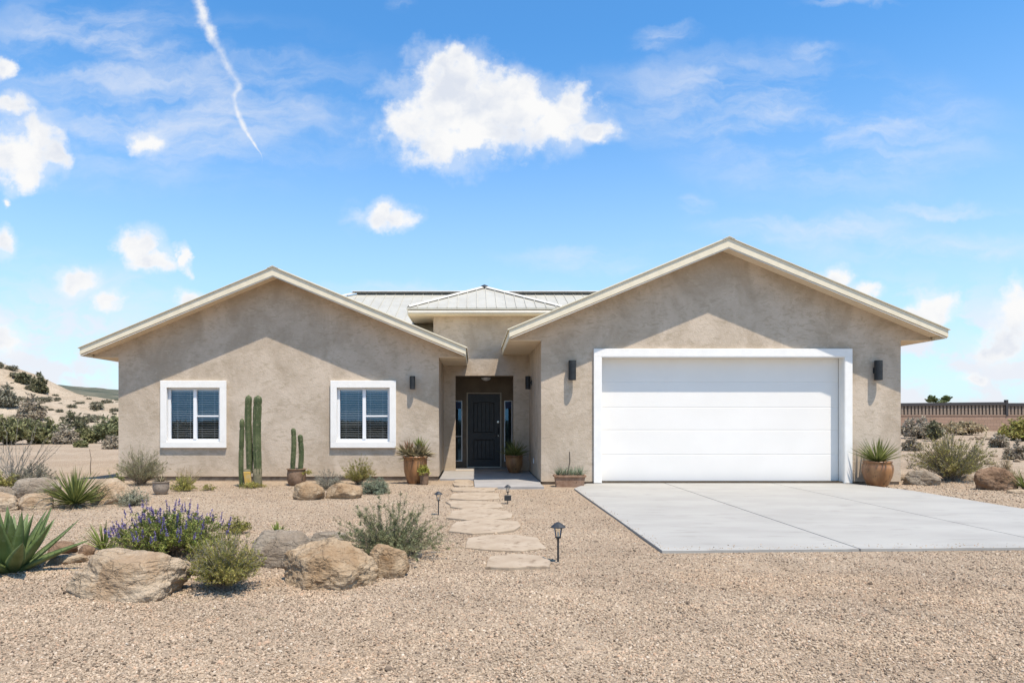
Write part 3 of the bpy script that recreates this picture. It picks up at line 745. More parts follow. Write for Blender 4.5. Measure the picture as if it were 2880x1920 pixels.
# front door, sidelights, niche light
def front_door():
    x0, x1, zb, zt = -.214, .72, .045, 2.037; y = NY
    d = empty('front_door', ((x0+x1)/2, y, zb), parent=H)
    f = .03
    for (a, b, c, e) in ((x0-f*.2, x0+f, zb, zt+f), (x1-f, x1+f*.2, zb, zt+f), (x0+f, x1-f, zt, zt+f)):
        mb = MB(); mb.box(a, b, y-.03, y+.1, c, e, .003); mb.build('door_frame', DOORF, d)
    a, b = x0+f+.003, x1-f-.003; z0, z1 = zb+.012, zt-.004
    # leaf with two recessed fields
    fx0, fx1 = pxx(1332, y), pxx(1389, y)
    up0, up1 = pxz(1216, y), pxz(1130, y); lo0, lo1 = pxz(1291, y), pxz(1236, y)
    yy = y+.03
    mb = MB()
    holes = [(fx0, fx1, up0, up1), (fx0, fx1, lo0, lo1)]
    xs = [a, fx0, fx1, b]; zs = [z0, lo0, lo1, up0, up1, z1]
    for i in range(3):
        for j in range(5):
            mx, mz = (xs[i]+xs[i+1])/2, (zs[j]+zs[j+1])/2
            if any(h[0] < mx < h[1] and h[2] < mz < h[3] for h in holes): continue
            mb.quad((xs[i], yy, zs[j]), (xs[i+1], yy, zs[j]), (xs[i+1], yy, zs[j+1]), (xs[i], yy, zs[j+1]))
    for h in holes:
        p, q, r, s = h
        for A, B in (((p, r), (p, s)), ((q, s), (q, r)), ((p, s), (q, s)), ((q, r), (p, r))):
            mb.quad((A[0], yy, A[1]), (B[0], yy, B[1]), (B[0], yy+.025, B[1]), (A[0], yy+.025, A[1]))
    mb.quad((a, yy+.045, z0), (a, yy+.045, z1), (b, yy+.045, z1), (b, yy+.045, z0))
    # arched spandrel over the upper field
    n = 8; pts = []
    for k in range(n+1):
        x = fx0+(fx1-fx0)*k/n; pts.append((x, up1-.05*(abs(2*k/n-1)**2)-.004))
    mb.prism_y([(fx0, up1+.001), (fx1, up1+.001)]+pts[::-1], yy+.002, yy+.024)
    mb.build('leaf', DOORP, d)
    for (c, e) in ((up0, up1), (lo0, lo1)):
        n = 5; w = (fx1-fx0)/n
        for k in range(n):
            mb = MB(); mb.box(fx0+k*w+.003, fx0+(k+1)*w-.003, yy+.016, yy+.03, c+.012, e-.012, .004); mb.build('plank', DOORP, d)
        mb = MB()
        for (p, q) in (((fx0, c), (fx1, c)), ((fx0, c), (fx0, e)), ((fx1, c), (fx1, e))): mb.tube([(p[0], yy, p[1]), (q[0], yy, q[1])], .011, 6)
        if e == lo1: mb.tube([(fx0, yy, e), (fx1, yy, e)], .011, 6)
        else: mb.tube([(x, yy, z) for x, z in pts], .011, 6)
        mb.build('moulding', BLACK, d)
    hx = pxx(1401, y)
    mb = MB(); mb.box(hx-.028, hx+.028, yy-.012, yy, .93, 1.16, .004); mb.tube([(hx, yy-.005, 1.12), (hx, yy-.05, 1.1), (hx, yy-.055, 1.0), (hx, yy-.01, .95)], .01, 6); mb.build('handle', BLACK, d)
    mb = MB(); mb.lathe([(.03, 0), (.03, .02), (.0, .022)], (0, 0, 0), 12)
    mb.v = [(hx+v[0], yy-.002-v[2], 1.27+v[1]) for v in mb.v]; mb.build('deadbolt', STEEL, d)
    mb = MB(); mb.tube([(hx, yy-.03, .90), (hx-.09, yy-.035, .90)], .01, 6); mb.tube([(hx, yy, .90), (hx, yy-.03, .90)], .018, 8); mb.build('lever', STEEL, d)
    mb = MB(); mb.box(x0+.02, x1-.02, y-.05, y+.1, .046, .062); mb.build('threshold', STEEL, d)
    for (a, b, extra) in ((-.545, -.335, True), (.80, 1.02, False)):
        s = empty('sidelight', ((a+b)/2, y, .2), parent=H); z0, z1 = .206, 1.853; f = .024
        for (p, q, r, t) in ((a, a+f, z0, z1), (b-f, b, z0, z1), (a+f, b-f, z0, z0+f), (a+f, b-f, z1-f, z1)):
            mb = MB(); mb.box(p, q, y-.02, y+.04, r, t, .002); mb.build('frame', VINYL, s)
        mb = MB(); mb.quad((a+f, y+.02, z0+f), (b-f, y+.02, z0+f), (b-f, y+.02, z1-f), (a+f, y+.02, z1-f)); mb.build('pane', GLASS, s)
        mb = MB(); zq = pxz(1149, y); mb.box(a+f+.008, b-f-.008, y+.012, y+.0165, zq, z1-f-.012); mb.build('sky_reflection_patch', SKYREFL, s)  # sky reflection painted as a navy patch on the pane
        if extra:
            mb = MB(); zq = pxz(1226.6, y); mb.box(a+f, b-f, y-.004, y+.016, zq-.008, zq+.008); mb.build('rail', VINYL, s)
front_door()
cl = empty('ceiling_light', (.3, 17.95, 2.45), 'small round flush light on the ceiling of the entry niche', 'ceiling light')
mb = MB(); mb.smooth = True; mb.lathe([(.0, -.012), (.15, -.012), (.15, 0)], (.3, 17.95, 2.449), 20); mb.build('base', BLACK, cl)
mb = MB(); mb.smooth = True; mb.lathe([(.13, -.012), (.12, -.05), (.07, -.085), (0, -.095)], (.3, 17.95, 2.449), 20); mb.build('dome', VINYL, cl)

# wall lamps: half-round up/down cans
def wall_lamp(x, y, z, h, w, label, side=False):
    e = empty('wall_lamp', (x, y, z), label, 'wall lamp', 'dark wall lamps')
    dx, dy = (0, -1) if not side else (-1, 0)
    cx, cy = x+dx*(w*.5+.03), y+dy*(w*.5+.03)
    mb = MB(); mb.smooth = False
    n = 14; r = w/2
    mb.smooth = True; mb.lathe([(r, -h/2), (r, h/2)], (cx, cy, z), 20); mb.lathe([(r-.006, h/2), (r-.006, h/2-.05), (0, h/2-.05)], (cx, cy, z), 20); mb.lathe([(0, -h/2+.05), (r-.006, -h/2+.05), (r-.006, -h/2)], (cx, cy, z), 20)
    mb.smooth = False; mb.lathe([(r-.006, h/2), (r, h/2)], (cx, cy, z), 20); mb.lathe([(r, -h/2), (r-.006, -h/2)], (cx, cy, z), 20)
    mb.build('shade', LAMPM, e)
    mb = MB()
    if side: mb.box(x-.02, x, y-.055, y+.055, z-.06, z+.06, .004); mb.box(x-.06, x-.02, y-.025, y+.025, z-.03, z+.03)
    else: mb.box(x-.055, x+.055, y-.02, y, z-.06, z+.06, .004); mb.box(x-.025, x+.025, y-.06, y-.02, z-.03, z+.03)
    mb.build('mount', BLACK, e)
wall_lamp(-1.35, WY, 2.14, .28, .12, 'small dark cylinder wall lamp right of the second window on the left wing')
wall_lamp(2.0, GY, 2.348, .40, .155, 'dark cylinder wall lamp left of the white garage door')
wall_lamp(8.27, GY, 2.348, .40, .155, 'dark cylinder wall lamp right of the white garage door')
wall_lamp(1.372, 16.35, 2.22, .31, .13, 'black wall lamp on the side wall inside the entry recess', side=True)
mb = MB(); mb.box(1.355, 1.372, 15.76, 15.84, .33, .45, .003); tag(mb.build('outlet_cover', VINYL), 'small white outlet cover low on the garage side wall in the entry recess', 'outlet')

# ------------------------------------------------------------------ stepping stones
def stone_at(x0, x1, y0, y1, seed, label):
    rnd = random.Random(seed)
    pts = []; n = 10; xa, ya = gp(x0, y1); xb, yb = gp(x1, y1); yt = gp(x0, y0)[1]
    cx = (xa+xb)/2; cy = (ya+yt)/2; w = (xb-xa)/2*1.02; d = (yt-ya)/2*1.03
    ph = rnd.uniform(0, 6)
    for k in range(n):
        t = 2*PI*k/n; e = 3.6
        c, s = math.cos(t), math.sin(t)
        r = 1/((abs(c)**e+abs(s)**e)**(1/e)); r *= 1+.10*math.sin(2*t+ph)+.06*math.sin(3*t+ph*2)+rnd.uniform(-.11, .07)
        pts.append((cx+w*r*c, cy+d*r*s))
    mb = MB(); mb.prism_z(pts, -.03, .024+rnd.uniform(0, .012), .010)
    o = mb.build('stepping_stone', FLAG, None, (cx, cy, 0)); tag(o, label, 'stepping stone', 'stepping stones of the garden path')
    return (cx, cy, w, d)
STONES = []
for (a, b, c, d, l) in ((1371, 1548, 1564, 1605, 'nearest stepping stone, beside the large path light'),
                        (1298, 1542, 1511, 1551, 'wide pale stepping stone, second from the viewer'),
                        (1263, 1471, 1467, 1503, 'third stepping stone from the viewer, left of the big path light lantern'),
                        (1246, 1450, 1437, 1465, 'dark edged stepping stone, fourth from the viewer'),
                        (1252, 1417, 1411, 1432, 'stepping stone level with the feet of the two far path lights'),
                        (1256, 1413, 1388, 1408, 'narrow stepping stone just behind the two far path lights'),
                        (1270, 1405, 1373, 1385, 'last stepping stone before the porch slab'),
                        (1272, 1331, 1361, 1370, 'small pale step slab between the porch and the last stepping stone'),
                        (1274, 1329, 1350.5, 1359.5, 'small pale step slab touching the sunlit edge of the porch')):
    STONES.append(stone_at(a, b, c, d, int(a+c), l))

# ------------------------------------------------------------------ gravel (stuff)
def in_poly(p, poly):
    x, y = p; r = False; n = len(poly)
    for i in range(n):
        x1, y1 = poly[i]; x2, y2 = poly[(i+1) % n]
        if (y1 > y) != (y2 > y) and x < (x2-x1)*(y-y1)/(y2-y1)+x1: r = not r
    return r
def gravel():
    rs = np.random.RandomState(5); P = []; S = []
    def zone(n, x0, x1, y0, y1, smin, smax, keep):
        x = rs.uniform(x0, x1, n); y = rs.uniform(y0, y1, n); k = keep(x, y)
        x, y = x[k], y[k]; s = smin+(smax-smin)*rs.beta(1.2, 3.2, len(x))
        P.append(np.stack([x, y], 1)); S.append(s)
    drive = lambda x, y: (x > 1.87) & (x < 8.12) & (y > 6.85+(x-1.88)*.045)
    def stones(x, y):
        m = np.zeros(len(x), bool)
        for (cx, cy, w, d) in STONES: m |= (np.abs((x-cx)/(w*.93))**3+np.abs((y-cy)/(d*.93))**3) < 1
        return m
    fr = lambda x, y, m=.5: (x > -y*.70-m) & (x < y*.81+m)
    zone(190000, -5, 6.5, 2.9, 6.0, .0035, .0125, lambda x, y: fr(x, y) & ~stones(x, y))
    zone(90000, -7, 7.5, 6.0, 9.2, .005, .011, lambda x, y: fr(x, y) & ~drive(x, y) & ~stones(x, y))
    zone(30000, -10, 2.2, 9.2, 14., .006, .012, lambda x, y: fr(x, y) & ~drive(x, y) & ~stones(x, y) & ~((x > -.1) & (y > 13.1)))
    zone(16000, 8.1, 14, 8.5, 17, .008, .02, lambda x, y: fr(x, y) & ~((x < 8.9) & (y > 14)))
    zone(260, -5, 6.5, 3.0, 8, .014, .024, lambda x, y: fr(x, y) & ~drive(x, y) & ~stones(x, y))
    zone(900, 1.95, 8.0, 6.9, 7.35, .004, .009, lambda x, y: rs.uniform(0, 1, len(x)) > (y-6.9-(x-1.88)*.045)*4)
    zone(500, 1.88, 2.1, 6.9, 13, .004, .009, lambda x, y: rs.uniform(0, 1, len(x)) > (x-1.88)*7)
    P = np.concatenate(P); S = np.concatenate(S); n = len(S)
    zz = np.array([max(gz(x, y), .029 if x > 1.89 and y > 6.87+(x-1.88)*.045 and x < 8.1 else -1) for x, y in P])
    co = np.column_stack([P, zz+S*.25])
    me = bpy.data.meshes.new('gravel'); me.vertices.add(n); me.vertices.foreach_set('co', co.ravel())
    sc = np.column_stack([S*rs.uniform(.9, 1.7, n), S*rs.uniform(.7, 1.1, n), S*rs.uniform(.55, 1.0, n)])
    ro = np.column_stack([rs.uniform(-.8, .8, n), rs.uniform(-.8, .8, n), rs.uniform(0, 6.28, n)])
    for nm, arr in (('scl', sc), ('rot', ro)):
        at = me.attributes.new(nm, 'FLOAT_VECTOR', 'POINT'); at.data.foreach_set('vector', arr.ravel().astype(np.float32))
    m = bpy.data.materials.new('gravel_chip'); m.use_nodes = True; t = NT(m.node_tree)
    oi = t.n('ShaderNodeObjectInfo'); r = oi.outputs['Random']
    cr = t.n('ShaderNodeValToRGB'); t.link(r, cr.inputs[0]); el = cr.color_ramp.elements
    loc = oi.outputs['Location']; cols = [(0, (.09, .066, .047)), (.12, (.20, .152, .11)), (.25, (.33, .25, .175)), (.55, (.40, .31, .22)), (.78, (.44, .345, .25)), (.92, (.42, .28, .185)), (1, (.54, .46, .36))]
    el[0].position = 0; el[0].color = (*cols[0][1], 1); el[1].position = 1; el[1].color = (*cols[-1][1], 1)
    for p_, c_ in cols[1:-1]: e = el.new(p_); e.color = (*c_, 1)
    p = t.n('ShaderNodeBsdfPrincipled'); pn = t.noise(loc, 1.1, 5, .6); pm = t.noise(loc, .55, 4, .6, 1.)
    cc = t.mix(t.ss(pn, .3, .7, 0, 1), t.mix(1., cr.outputs[0], (.88, .88, .88), 'MULTIPLY'), t.mix(1., cr.outputs[0], (1.14, 1.14, 1.13), 'MULTIPLY'))
    cc = t.mix(t.ss(pm, .5, .68, 0, .8), cc, t.mix(1., cc, (1.03, .98, .93), 'MULTIPLY'))
    t.link(cc, p.inputs['Base Color']); p.inputs['Roughness'].default_value = .9; p.inputs['Specular IOR Level'].default_value = .15
    o = t.n('ShaderNodeOutputMaterial'); t.link(p.outputs[0], o.inputs[0])
    me.materials.append(m)
    ob = bpy.data.objects.new('gravel', me); COL.objects.link(ob); tag(ob, 'tan crushed gravel covering the front yard', 'gravel', kind='stuff')
    ng = bpy.data.node_groups.new('scatter_chips', 'GeometryNodeTree')
    ng.interface.new_socket('Geometry', in_out='INPUT', socket_type='NodeSocketGeometry'); ng.interface.new_socket('Geometry', in_out='OUTPUT', socket_type='NodeSocketGeometry')
    N = ng.nodes; gi = N.new('NodeGroupInput'); go = N.new('NodeGroupOutput')
    ico = N.new('GeometryNodeMeshIcoSphere'); ico.inputs['Radius'].default_value = 1; ico.inputs['Subdivisions'].default_value = 1
    sm = N.new('GeometryNodeSetMaterial'); sm.inputs['Material'].default_value = m
    iop = N.new('GeometryNodeInstanceOnPoints')
    a1 = N.new('GeometryNodeInputNamedAttribute'); a1.data_type = 'FLOAT_VECTOR'; a1.inputs[0].default_value = 'scl'
    a2 = N.new('GeometryNodeInputNamedAttribute'); a2.data_type = 'FLOAT_VECTOR'; a2.inputs[0].default_value = 'rot'
    e2r = N.new('FunctionNodeEulerToRotation')
    Lk = ng.links.new
    shade = N.new('GeometryNodeSetShadeSmooth'); shade.inputs['Shade Smooth'].default_value = False
    Lk(ico.outputs['Mesh'], shade.inputs[0]); Lk(shade.outputs[0], sm.inputs[0]); Lk(gi.outputs[0], iop.inputs['Points']); Lk(sm.outputs[0], iop.inputs['Instance'])
    Lk(a1.outputs[0], iop.inputs['Scale']); Lk(a2.outputs[0], e2r.inputs[0]); Lk(e2r.outputs[0], iop.inputs['Rotation']); Lk(iop.outputs[0], go.inputs[0])
    md = ob.modifiers.new('scatter', 'NODES'); md.node_group = ng
gravel()

# ------------------------------------------------------------------ rocks
_ico = {}
def ico(sub):
    if sub in _ico: return _ico[sub]
    import bmesh
    bm = bmesh.new(); bmesh.ops.create_icosphere(bm, subdivisions=sub, radius=1); bm.verts.ensure_lookup_table()
    _ico[sub] = ([v.co.copy() for v in bm.verts], [tuple(v.index for v in f.verts) for f in bm.faces]); bm.free(); return _ico[sub]
def rock(x0, x1, yt, yb, label, m, seed, dr=.75, planes=(), sub=5, npl=9, rough=.05, peak=None, zbase=0.):
    """boulder filling a photo box, standing on the ground; facets come from cutting planes"""
    D0 = (CH-zbase)*F/(yb-CY); w = (x1-x0)*D0/F; d = w*dr; Dc = D0+d*.42
    w = (x1-x0)*Dc/F; cx = pxx((x0+x1)/2, Dc); top = pxz(yt, Dc)-zbase
    rnd = random.Random(seed); V, Fc = ico(sub); P = [(Vector(n).normalized(), dd) for n, dd in planes]
    for k in range(npl):
        n = Vector((rnd.gauss(0, 1), rnd.gauss(0, 1), rnd.gauss(0, .7))).normalized(); P.append((n, rnd.uniform(.68, .95)))
    out = []; off = Vector((seed*3.7, seed*1.3, 0))
    for v in V:
        r = 1.
        for n, dd in P:
            q = n.dot(v)
            if q > 1e-3:
                t = dd/q
                if t < r+.1:        # soft minimum keeps edges worn
                    h = max(0, .09-abs(r-t))/.09; r = min(r, t)-h*h*.09*.25
        r *= 1+.10*mnoise.noise(v*1.7+off)+rough*mnoise.fractal(v*4+off, .8, 2., 4)+rough*.35*mnoise.fractal(v*13+off, .8, 2., 3)
        out.append(v*r)
    A = np.array([tuple(v) for v in out]); mx = np.abs(A[:, 0]).max(); zt = A[:, 2].max()
    A[:, 0] = (A[:, 0]-(A[:, 0].max()+A[:, 0].min())/2)*2/(A[:, 0].max()-A[:, 0].min())*w/2
    A[:, 1] *= d/2
    zb = -.42; A[:, 2] = np.maximum(A[:, 2], zb-.15); A[:, 2] = (A[:, 2]-zb)/(zt-zb)*top
    if peak is not None:
        A[:, 0] += peak*w*np.clip(A[:, 2]/top, 0, 1)**1.5*(1-np.abs(A[:, 0])/(w/2))
    mb = MB(); mb.smooth = True; mb.v = [(cx+a[0], Dc+a[1], zbase+a[2]) for a in A]
    for f in Fc: mb.face(f)
    o = mb.build('boulder', m, None, (cx, Dc, zbase)); tag(o, label, 'boulder', 'garden boulders'); return o
rock(190, 520, 1543, 1703, 'largest boulder, rounded tan with a dark face, below the purple flowering bush', ROCKP, 11, .75, [((-.35, -1, .25), .62), ((.1, -.3, 1), .86), ((.9, -.5, .3), .8)], 6, 6, .045, -.05)
rock(786, 1064, 1514, 1662, 'big peaked tan boulder in the middle of the front garden', ROCKT, 23, .8, [((-.9, -.6, .15), .66), ((.55, -.5, .75), .66), ((-.5, -.4, .9), .70), ((0, -1, .1), .72), ((.8, -.6, -.1), .85)], 6, 4, .05)
rock(1036, 1152, 1528, 1626, 'rounded brown boulder leaning against the big peaked one on its right', ROCKT, 31, .8, [((-.3, -1, .4), .8), ((.8, -.5, .4), .75)], 5, 6, .05)
rock(704, 878, 1490, 1600, 'broad grey boulder behind the olive brush, with a small green tuft above it', ROCKG, 44, .8, [((0, -.4, 1), .8)], 5, 6, .05)
rock(872, 985, 1496, 1545, 'low grey ledge rock behind the big peaked boulder', ROCKG, 52, .7, [((0, 0, 1), .7)], 5, 6, .05)
rock(824, 913, 1353, 1406, 'round tan boulder before the house wall, left one of the pair', ROCKT, 61, .8, [((-.8, -.6, .2), .75)], 5, 5, .04)
rock(916, 1020, 1357, 1403, 'flatter tan boulder before the house wall, right one of the pair', ROCKT, 70, .8, [((-.6, -.8, .3), .68), ((.4, -.3, .9), .75)], 5, 5, .04)
rock(36, 172, 1342, 1402, 'long grey boulder left of the spiky yucca', ROCKG, 83, .6, [((0, -.2, 1), .7)], 5, 6, .05)
rock(-60, 42, 1366, 1412, 'grey rock cut off by the left picture edge behind the agave', ROCKG, 85, .7, [((0, 0, 1), .75)], 5, 6)
rock(-90, 62, 1384, 1440, 'pale tan boulder at the left picture edge below the long grey one', ROCKP, 87, .7, [((0, -.3, 1), .72)], 5, 6)
rock(54, 154, 1386, 1437, 'pale tan boulder just left of the yucca base', ROCKP, 89, .7, [((.2, -.5, 1), .75)], 5, 6)
rock(255, 372, 1344, 1420, 'pale sloping boulder right behind the yucca', ROCKP, 91, .8, [((.7, -.3, .6), .6), ((0, -1, .3), .75)], 5, 6)
rock(134, 216, 1520, 1562, 'reddish rubble rock right of the agave leaves', ROCKB, 93, .7, (), 4, 8)
rock(214, 268, 1530, 1568, 'small brown wedge shaped rock between the agave and the largest boulder', ROCKB, 95, .8, [((-.8, -.5, .3), .5)], 4, 8)
rock(130, 246, 1558, 1596, 'low smooth peach coloured rock at the top left corner of the largest boulder', ROCKP, 97, .6, [((0, 0, 1), .7)], 5, 4)
rock(2545, 2642, 1320, 1366, 'grey jagged boulder right of the pot at the house corner', ROCKG, 99, .8, [((-.5, -1, .1), .6)], 5, 7, .07)
rock(2742, 2852, 1311, 1380, 'reddish brown jagged boulder near the right picture edge', ROCKB, 101, .8, [((-.6, -1, .2), .7), ((.8, 0, .6), .7)], 5, 7, .07)
rock(2826, 2884, 1374, 1388, 'flat pale rock at the foot of the yucca on the right picture edge', ROCKP, 103, .8, (), 4, 6)
rock(1158, 1188, 1543, 1569, 'small dark grey stone tucked under the right side of the green rosemary bush', ROCKG, 105, .8, (), 4, 5)
rock(2420, 2445, 1352, 1362, 'pebble sized tan stone left of the pot by the garage corner', ROCKP, 107, .8, (), 3, 5)

# ------------------------------------------------------------------ plants
def perp(d, rnd):
    a = d.orthogonal().normalized(); b = d.cross(a); t = rnd.uniform(0, 2*PI); return a*math.cos(t)+b*math.sin(t)
def leaf(mb, p, d, ln, w, rnd, nrm=None):
    s = perp(d, rnd) if nrm is None else nrm
    q = p+d*ln*.5; i = len(mb.v)
    mb.v += [tuple(p), tuple(q+s*w*.5), tuple(p+d*ln), tuple(q-s*w*.5)]; mb.face((i, i+1, i+2, i+3))
def stem(mb, pts, r0, r1):
    n = len(pts); mb.tube(pts, [r0+(r1-r0)*k/(n-1) for k in range(n)], 3, False)
def brush(R, Hh, n, seed, ll=.02, lw=.006, per=16, twigs=5, up=.5, maxa=80, r0=.004, flat=False, droop=0., lo=.25, ll_ang=.7, spikes=None, tipbare=0., depth=None, asym=0., tw=.32, edge=.25):
    """bush of many stems rising from one root; returns stem mesh, leaf mesh and flower mesh builders (root at origin)"""
    rnd = random.Random(seed); sm, lm, fm = MB(), MB(), MB(); lm.smooth = False
    dz = depth or R
    for k in range(n):
        az = rnd.uniform(0, 2*PI); pol = math.radians(maxa)*math.sqrt(rnd.random())
        d = Vector((math.sin(pol)*math.cos(az), math.sin(pol)*math.sin(az), math.cos(pol)))
        # reach of the ellipsoid envelope
        L = 1/math.sqrt((d.x/R)**2+(d.y/dz)**2+(d.z/Hh)**2)*rnd.uniform(1-edge, 1.03)
        if asym: L *= 1+asym*d.x
        base = Vector((rnd.gauss(0, .06)*R, rnd.gauss(0, .06)*dz, 0)); pts = []
        ns = 6; d0 = (d+Vector((0, 0, up*rnd.uniform(.2, 1)*math.sin(pol)))).normalized(); end = base+d*L
        ctl = base+d0*L*.55
        for j in range(ns+1):
            t = j/ns; p = base*(1-t)**2+ctl*2*t*(1-t)+end*t*t
            p += Vector((rnd.gauss(0, 1), rnd.gauss(0, 1), rnd.gauss(0, 1)))*L*.012*j/ns
            p.z = max(p.z-droop*t*t*L, .005); pts.append(p)
        stem(sm, pts, r0, r0*.3)
        def dress(pts, m, a=0.):
            nn = len(pts)-1
            for q in range(m):
                t = a+(1-a)*(q+rnd.random())/m; f = t*nn; j = min(int(f), nn-1); p = pts[j].lerp(pts[j+1], f-j); ax = (pts[j+1]-pts[j]).normalized()
                dd = (ax*(1-ll_ang)+perp(ax, rnd)*ll_ang).normalized(); leaf(lm, p, dd, ll*rnd.uniform(.6, 1.25), lw*rnd.uniform(.7, 1.2), rnd)
        dress(pts, per, lo)
        for q in range(twigs):
            f = rnd.uniform(lo, .95)*ns; j = min(int(f), ns-1); p = pts[j].lerp(pts[j+1], f-j); ax = (pts[j+1]-pts[j]).normalized()
            dd = (ax*.75+perp(ax, rnd)*.6+Vector((0, 0, .25))).normalized(); Lt = L*tw*rnd.uniform(.4, 1)*(1.15-f/ns)
            tp = [p, p+dd*Lt*.5+Vector((0, 0, Lt*.04)), p+dd*Lt+Vector((0, 0, Lt*.12))]
            stem(sm, tp, r0*.5, r0*.2); dress(tp, max(3, per//2), .1)
        if spikes and rnd.random() < spikes[0] and end.z > Hh*spikes[2]:
            p = pts[-1]; ax = (d*.4+Vector((0, 0, 1))+Vector((rnd.gauss(0, .15), rnd.gauss(0, .15), 0))).normalized(); Ls = spikes[1]*rnd.uniform(.6, 1.2)
            stem(sm, [p, p+ax*Ls], r0*.5, r0*.3)
            for q in range(34):
                t = rnd.random(); leaf(fm, p+ax*Ls*t, (perp(ax, rnd)+ax*.6).normalized(), .016*(1.25-t*.7), .011, rnd)
    return sm, lm, fm
def shift(mb, x, y, z):
    mb.v = [(v[0]+x, v[1]+y, v[2]+z) for v in mb.v]; return mb
def bush(name, x0, x1, yt, yb, label, cat, lm_, seed, sm_=None, zb=None, D=None, group=None, adj=0., fl=None, cxp=None, **kw):
    """bush filling a photo box whose root stands at row yb"""
    D = D or (CH-(zb or 0))*F/(yb-CY); x = pxx(cxp if cxp else (x0+x1)/2, D); z = zb if zb is not None else gz(x, D)
    R = (x1-x0)/2*D/F; Hh = pxz(yt, D)-z
    s, l, f = brush(R*1.12, Hh*1.06, seed=seed, **kw)
    e = empty(name, (x, D, z), label, cat, group)
    for b, nm, m in ((s, 'stems', sm_ or STEM), (l, 'foliage', lm_), (f, 'flowers', fl or L_PURP)):
        if b.f: shift(b, x, D, z); b.build(nm, m, e)
    return e
def blade_mesh(L, w, bend, m, name='blade', thick=.25, seg=6, w0=.55):
    """one sword leaf growing along +x from the origin, bending upward (+z) by bend"""
    mb = MB(); mb.smooth = False
    for k in range(seg+1):
        t = k/seg; ww = w*.5*(w0+(1-w0)*min(1, t*3.2))*(1-t**2.6); x = L*t; z = bend*L*t*t
        mb.v += [(x, -ww, z+ww*thick), (x, 0, z-ww*thick*.4), (x, ww, z+ww*thick)]
    for k in range(seg):
        i = k*3; mb.face((i, i+3, i+4, i+1)); mb.face((i+1, i+4, i+5, i+2))
    return mb
def rosette_parts(parent, x, y, z, n, L, w, m, seed, maxa=85, mina=2, bend=.12, name='leaf', spread=.0, thick=.3, var=.2):
    rnd = random.Random(seed); ms = [blade_mesh(1., w/L, b, m, thick=thick).mesh(name, m) for b in (bend, bend*.3, -bend*.8)]
    for k in range(n):
        pol = math.radians(mina+(maxa-mina)*math.sqrt((k+.5)/n)*rnd.uniform(.9, 1.05)); az = k*2.39996+rnd.uniform(-.2, .2)
        o = bpy.data.objects.new(name, rnd.choice(ms)); s = L*rnd.uniform(1-var, 1.05)
        reg(o, parent, (x+math.cos(az)*spread*math.sin(pol), y+math.sin(az)*spread*math.sin(pol), z)); o.rotation_euler = (rnd.uniform(-.3, .3), -(PI/2-pol), az); o.scale = (s, s, s)
def rosette_mesh(mb, x, y, z, n, L, w, seed, maxa=80, mina=5, bend=.15, seg=4):
    rnd = random.Random(seed)
    for k in range(n):
        pol = math.radians(mina+(maxa-mina)*math.sqrt(rnd.random())); az = rnd.uniform(0, 2*PI); ll = L*rnd.uniform(.65, 1.05)
        b = blade_mesh(ll, w, bend*rnd.uniform(-.6, 1), None, seg=seg); M = Matrix.Translation((x, y, z)) @ Matrix.Rotation(az, 4, 'Z') @ Matrix.Rotation(-(PI/2-pol), 4, 'Y') @ Matrix.Rotation(rnd.uniform(-.4, .4), 4, 'X')
        i = len(mb.v); mb.v += [tuple(M @ Vector(v)) for v in b.v]
        for f in b.f: mb.face(tuple(i+q for q in f))

# big agave, each leaf its own piece
def agave():
    x, y = gp(32, 1618); e = empty('agave', (x, y, 0), 'large green agave with broad pointed leaves at the left picture edge', 'agave')
    rnd = random.Random(4); H1 = pxz(1424, y)
    def lf(L, w, bend):
        mb = MB(); seg = 12; mb.smooth = True
        for k in range(seg+1):
            t = k/seg; ww = w*.5*(.62+.38*math.sin(min(1, t/.42)*PI/2))*(1-max(0, (t-.30)/.70)**1.55)
            ww = max(ww, .0012); X = L*t; z = bend*L*(t*t)
            up = ww*.42; th = .017*(1-t)+.002
            mb.v += [(X, -ww, z+up), (X, -ww*.5, z+up*.22), (X, 0, z), (X, ww*.5, z+up*.22), (X, ww, z+up), (X, ww*.55, z+up*.1-th), (X, 0, z-th*1.5), (X, -ww*.55, z+up*.1-th)]
        for k in range(seg):
            for j in range(8):
                a = k*8+j; b = k*8+(j+1) % 8
                mb.cm = 0; mb.face((a, a+8, b+8, b))
        mb.cm = 1; mb.smooth = False
        mb.tube([(L*.985, 0, bend*L*.97), (L*1.04, 0, bend*L*1.1)], [.003, .0004], 4)
        for k in range(2, seg-1):      # edge teeth
            for j, sgn in ((0, -1), (4, 1)):
                p = mb.v[k*8+j]; i = len(mb.v); mb.v += [(p[0]-.006, p[1], p[2]), (p[0]+.006, p[1], p[2]), (p[0]+.004, p[1]+sgn*.007, p[2]+.002)]; mb.face((i, i+1, i+2))
        mb.cm = 0
        return mb.mesh('leaf', [L_AGAVE, L_AGEDGE])
    ms = [lf(1, .21, .10), lf(1, .20, .18), lf(1, .225, .0)]
    n = 30
    for k in range(n):
        f = (k+.5)/n; pol = math.radians(8+66*f**1.1); az = k*2.39996+.5; L = H1*(.88+.22*f)*rnd.uniform(.92, 1.05)
        o = bpy.data.objects.new('leaf', ms[k % 3]); rr = .03+.03*f
        reg(o, e, (x+math.cos(az)*rr, y+math.sin(az)*rr, .03)); o.rotation_euler = (0, -(PI/2-pol), az); o.scale = (L, L, L)
    mb = MB(); mb.lathe([(.07, -.02), (.085, .05), (.05, .12), (0, .14)], (x, y, 0), 10); mb.build('stump', CORK, e)
agave()
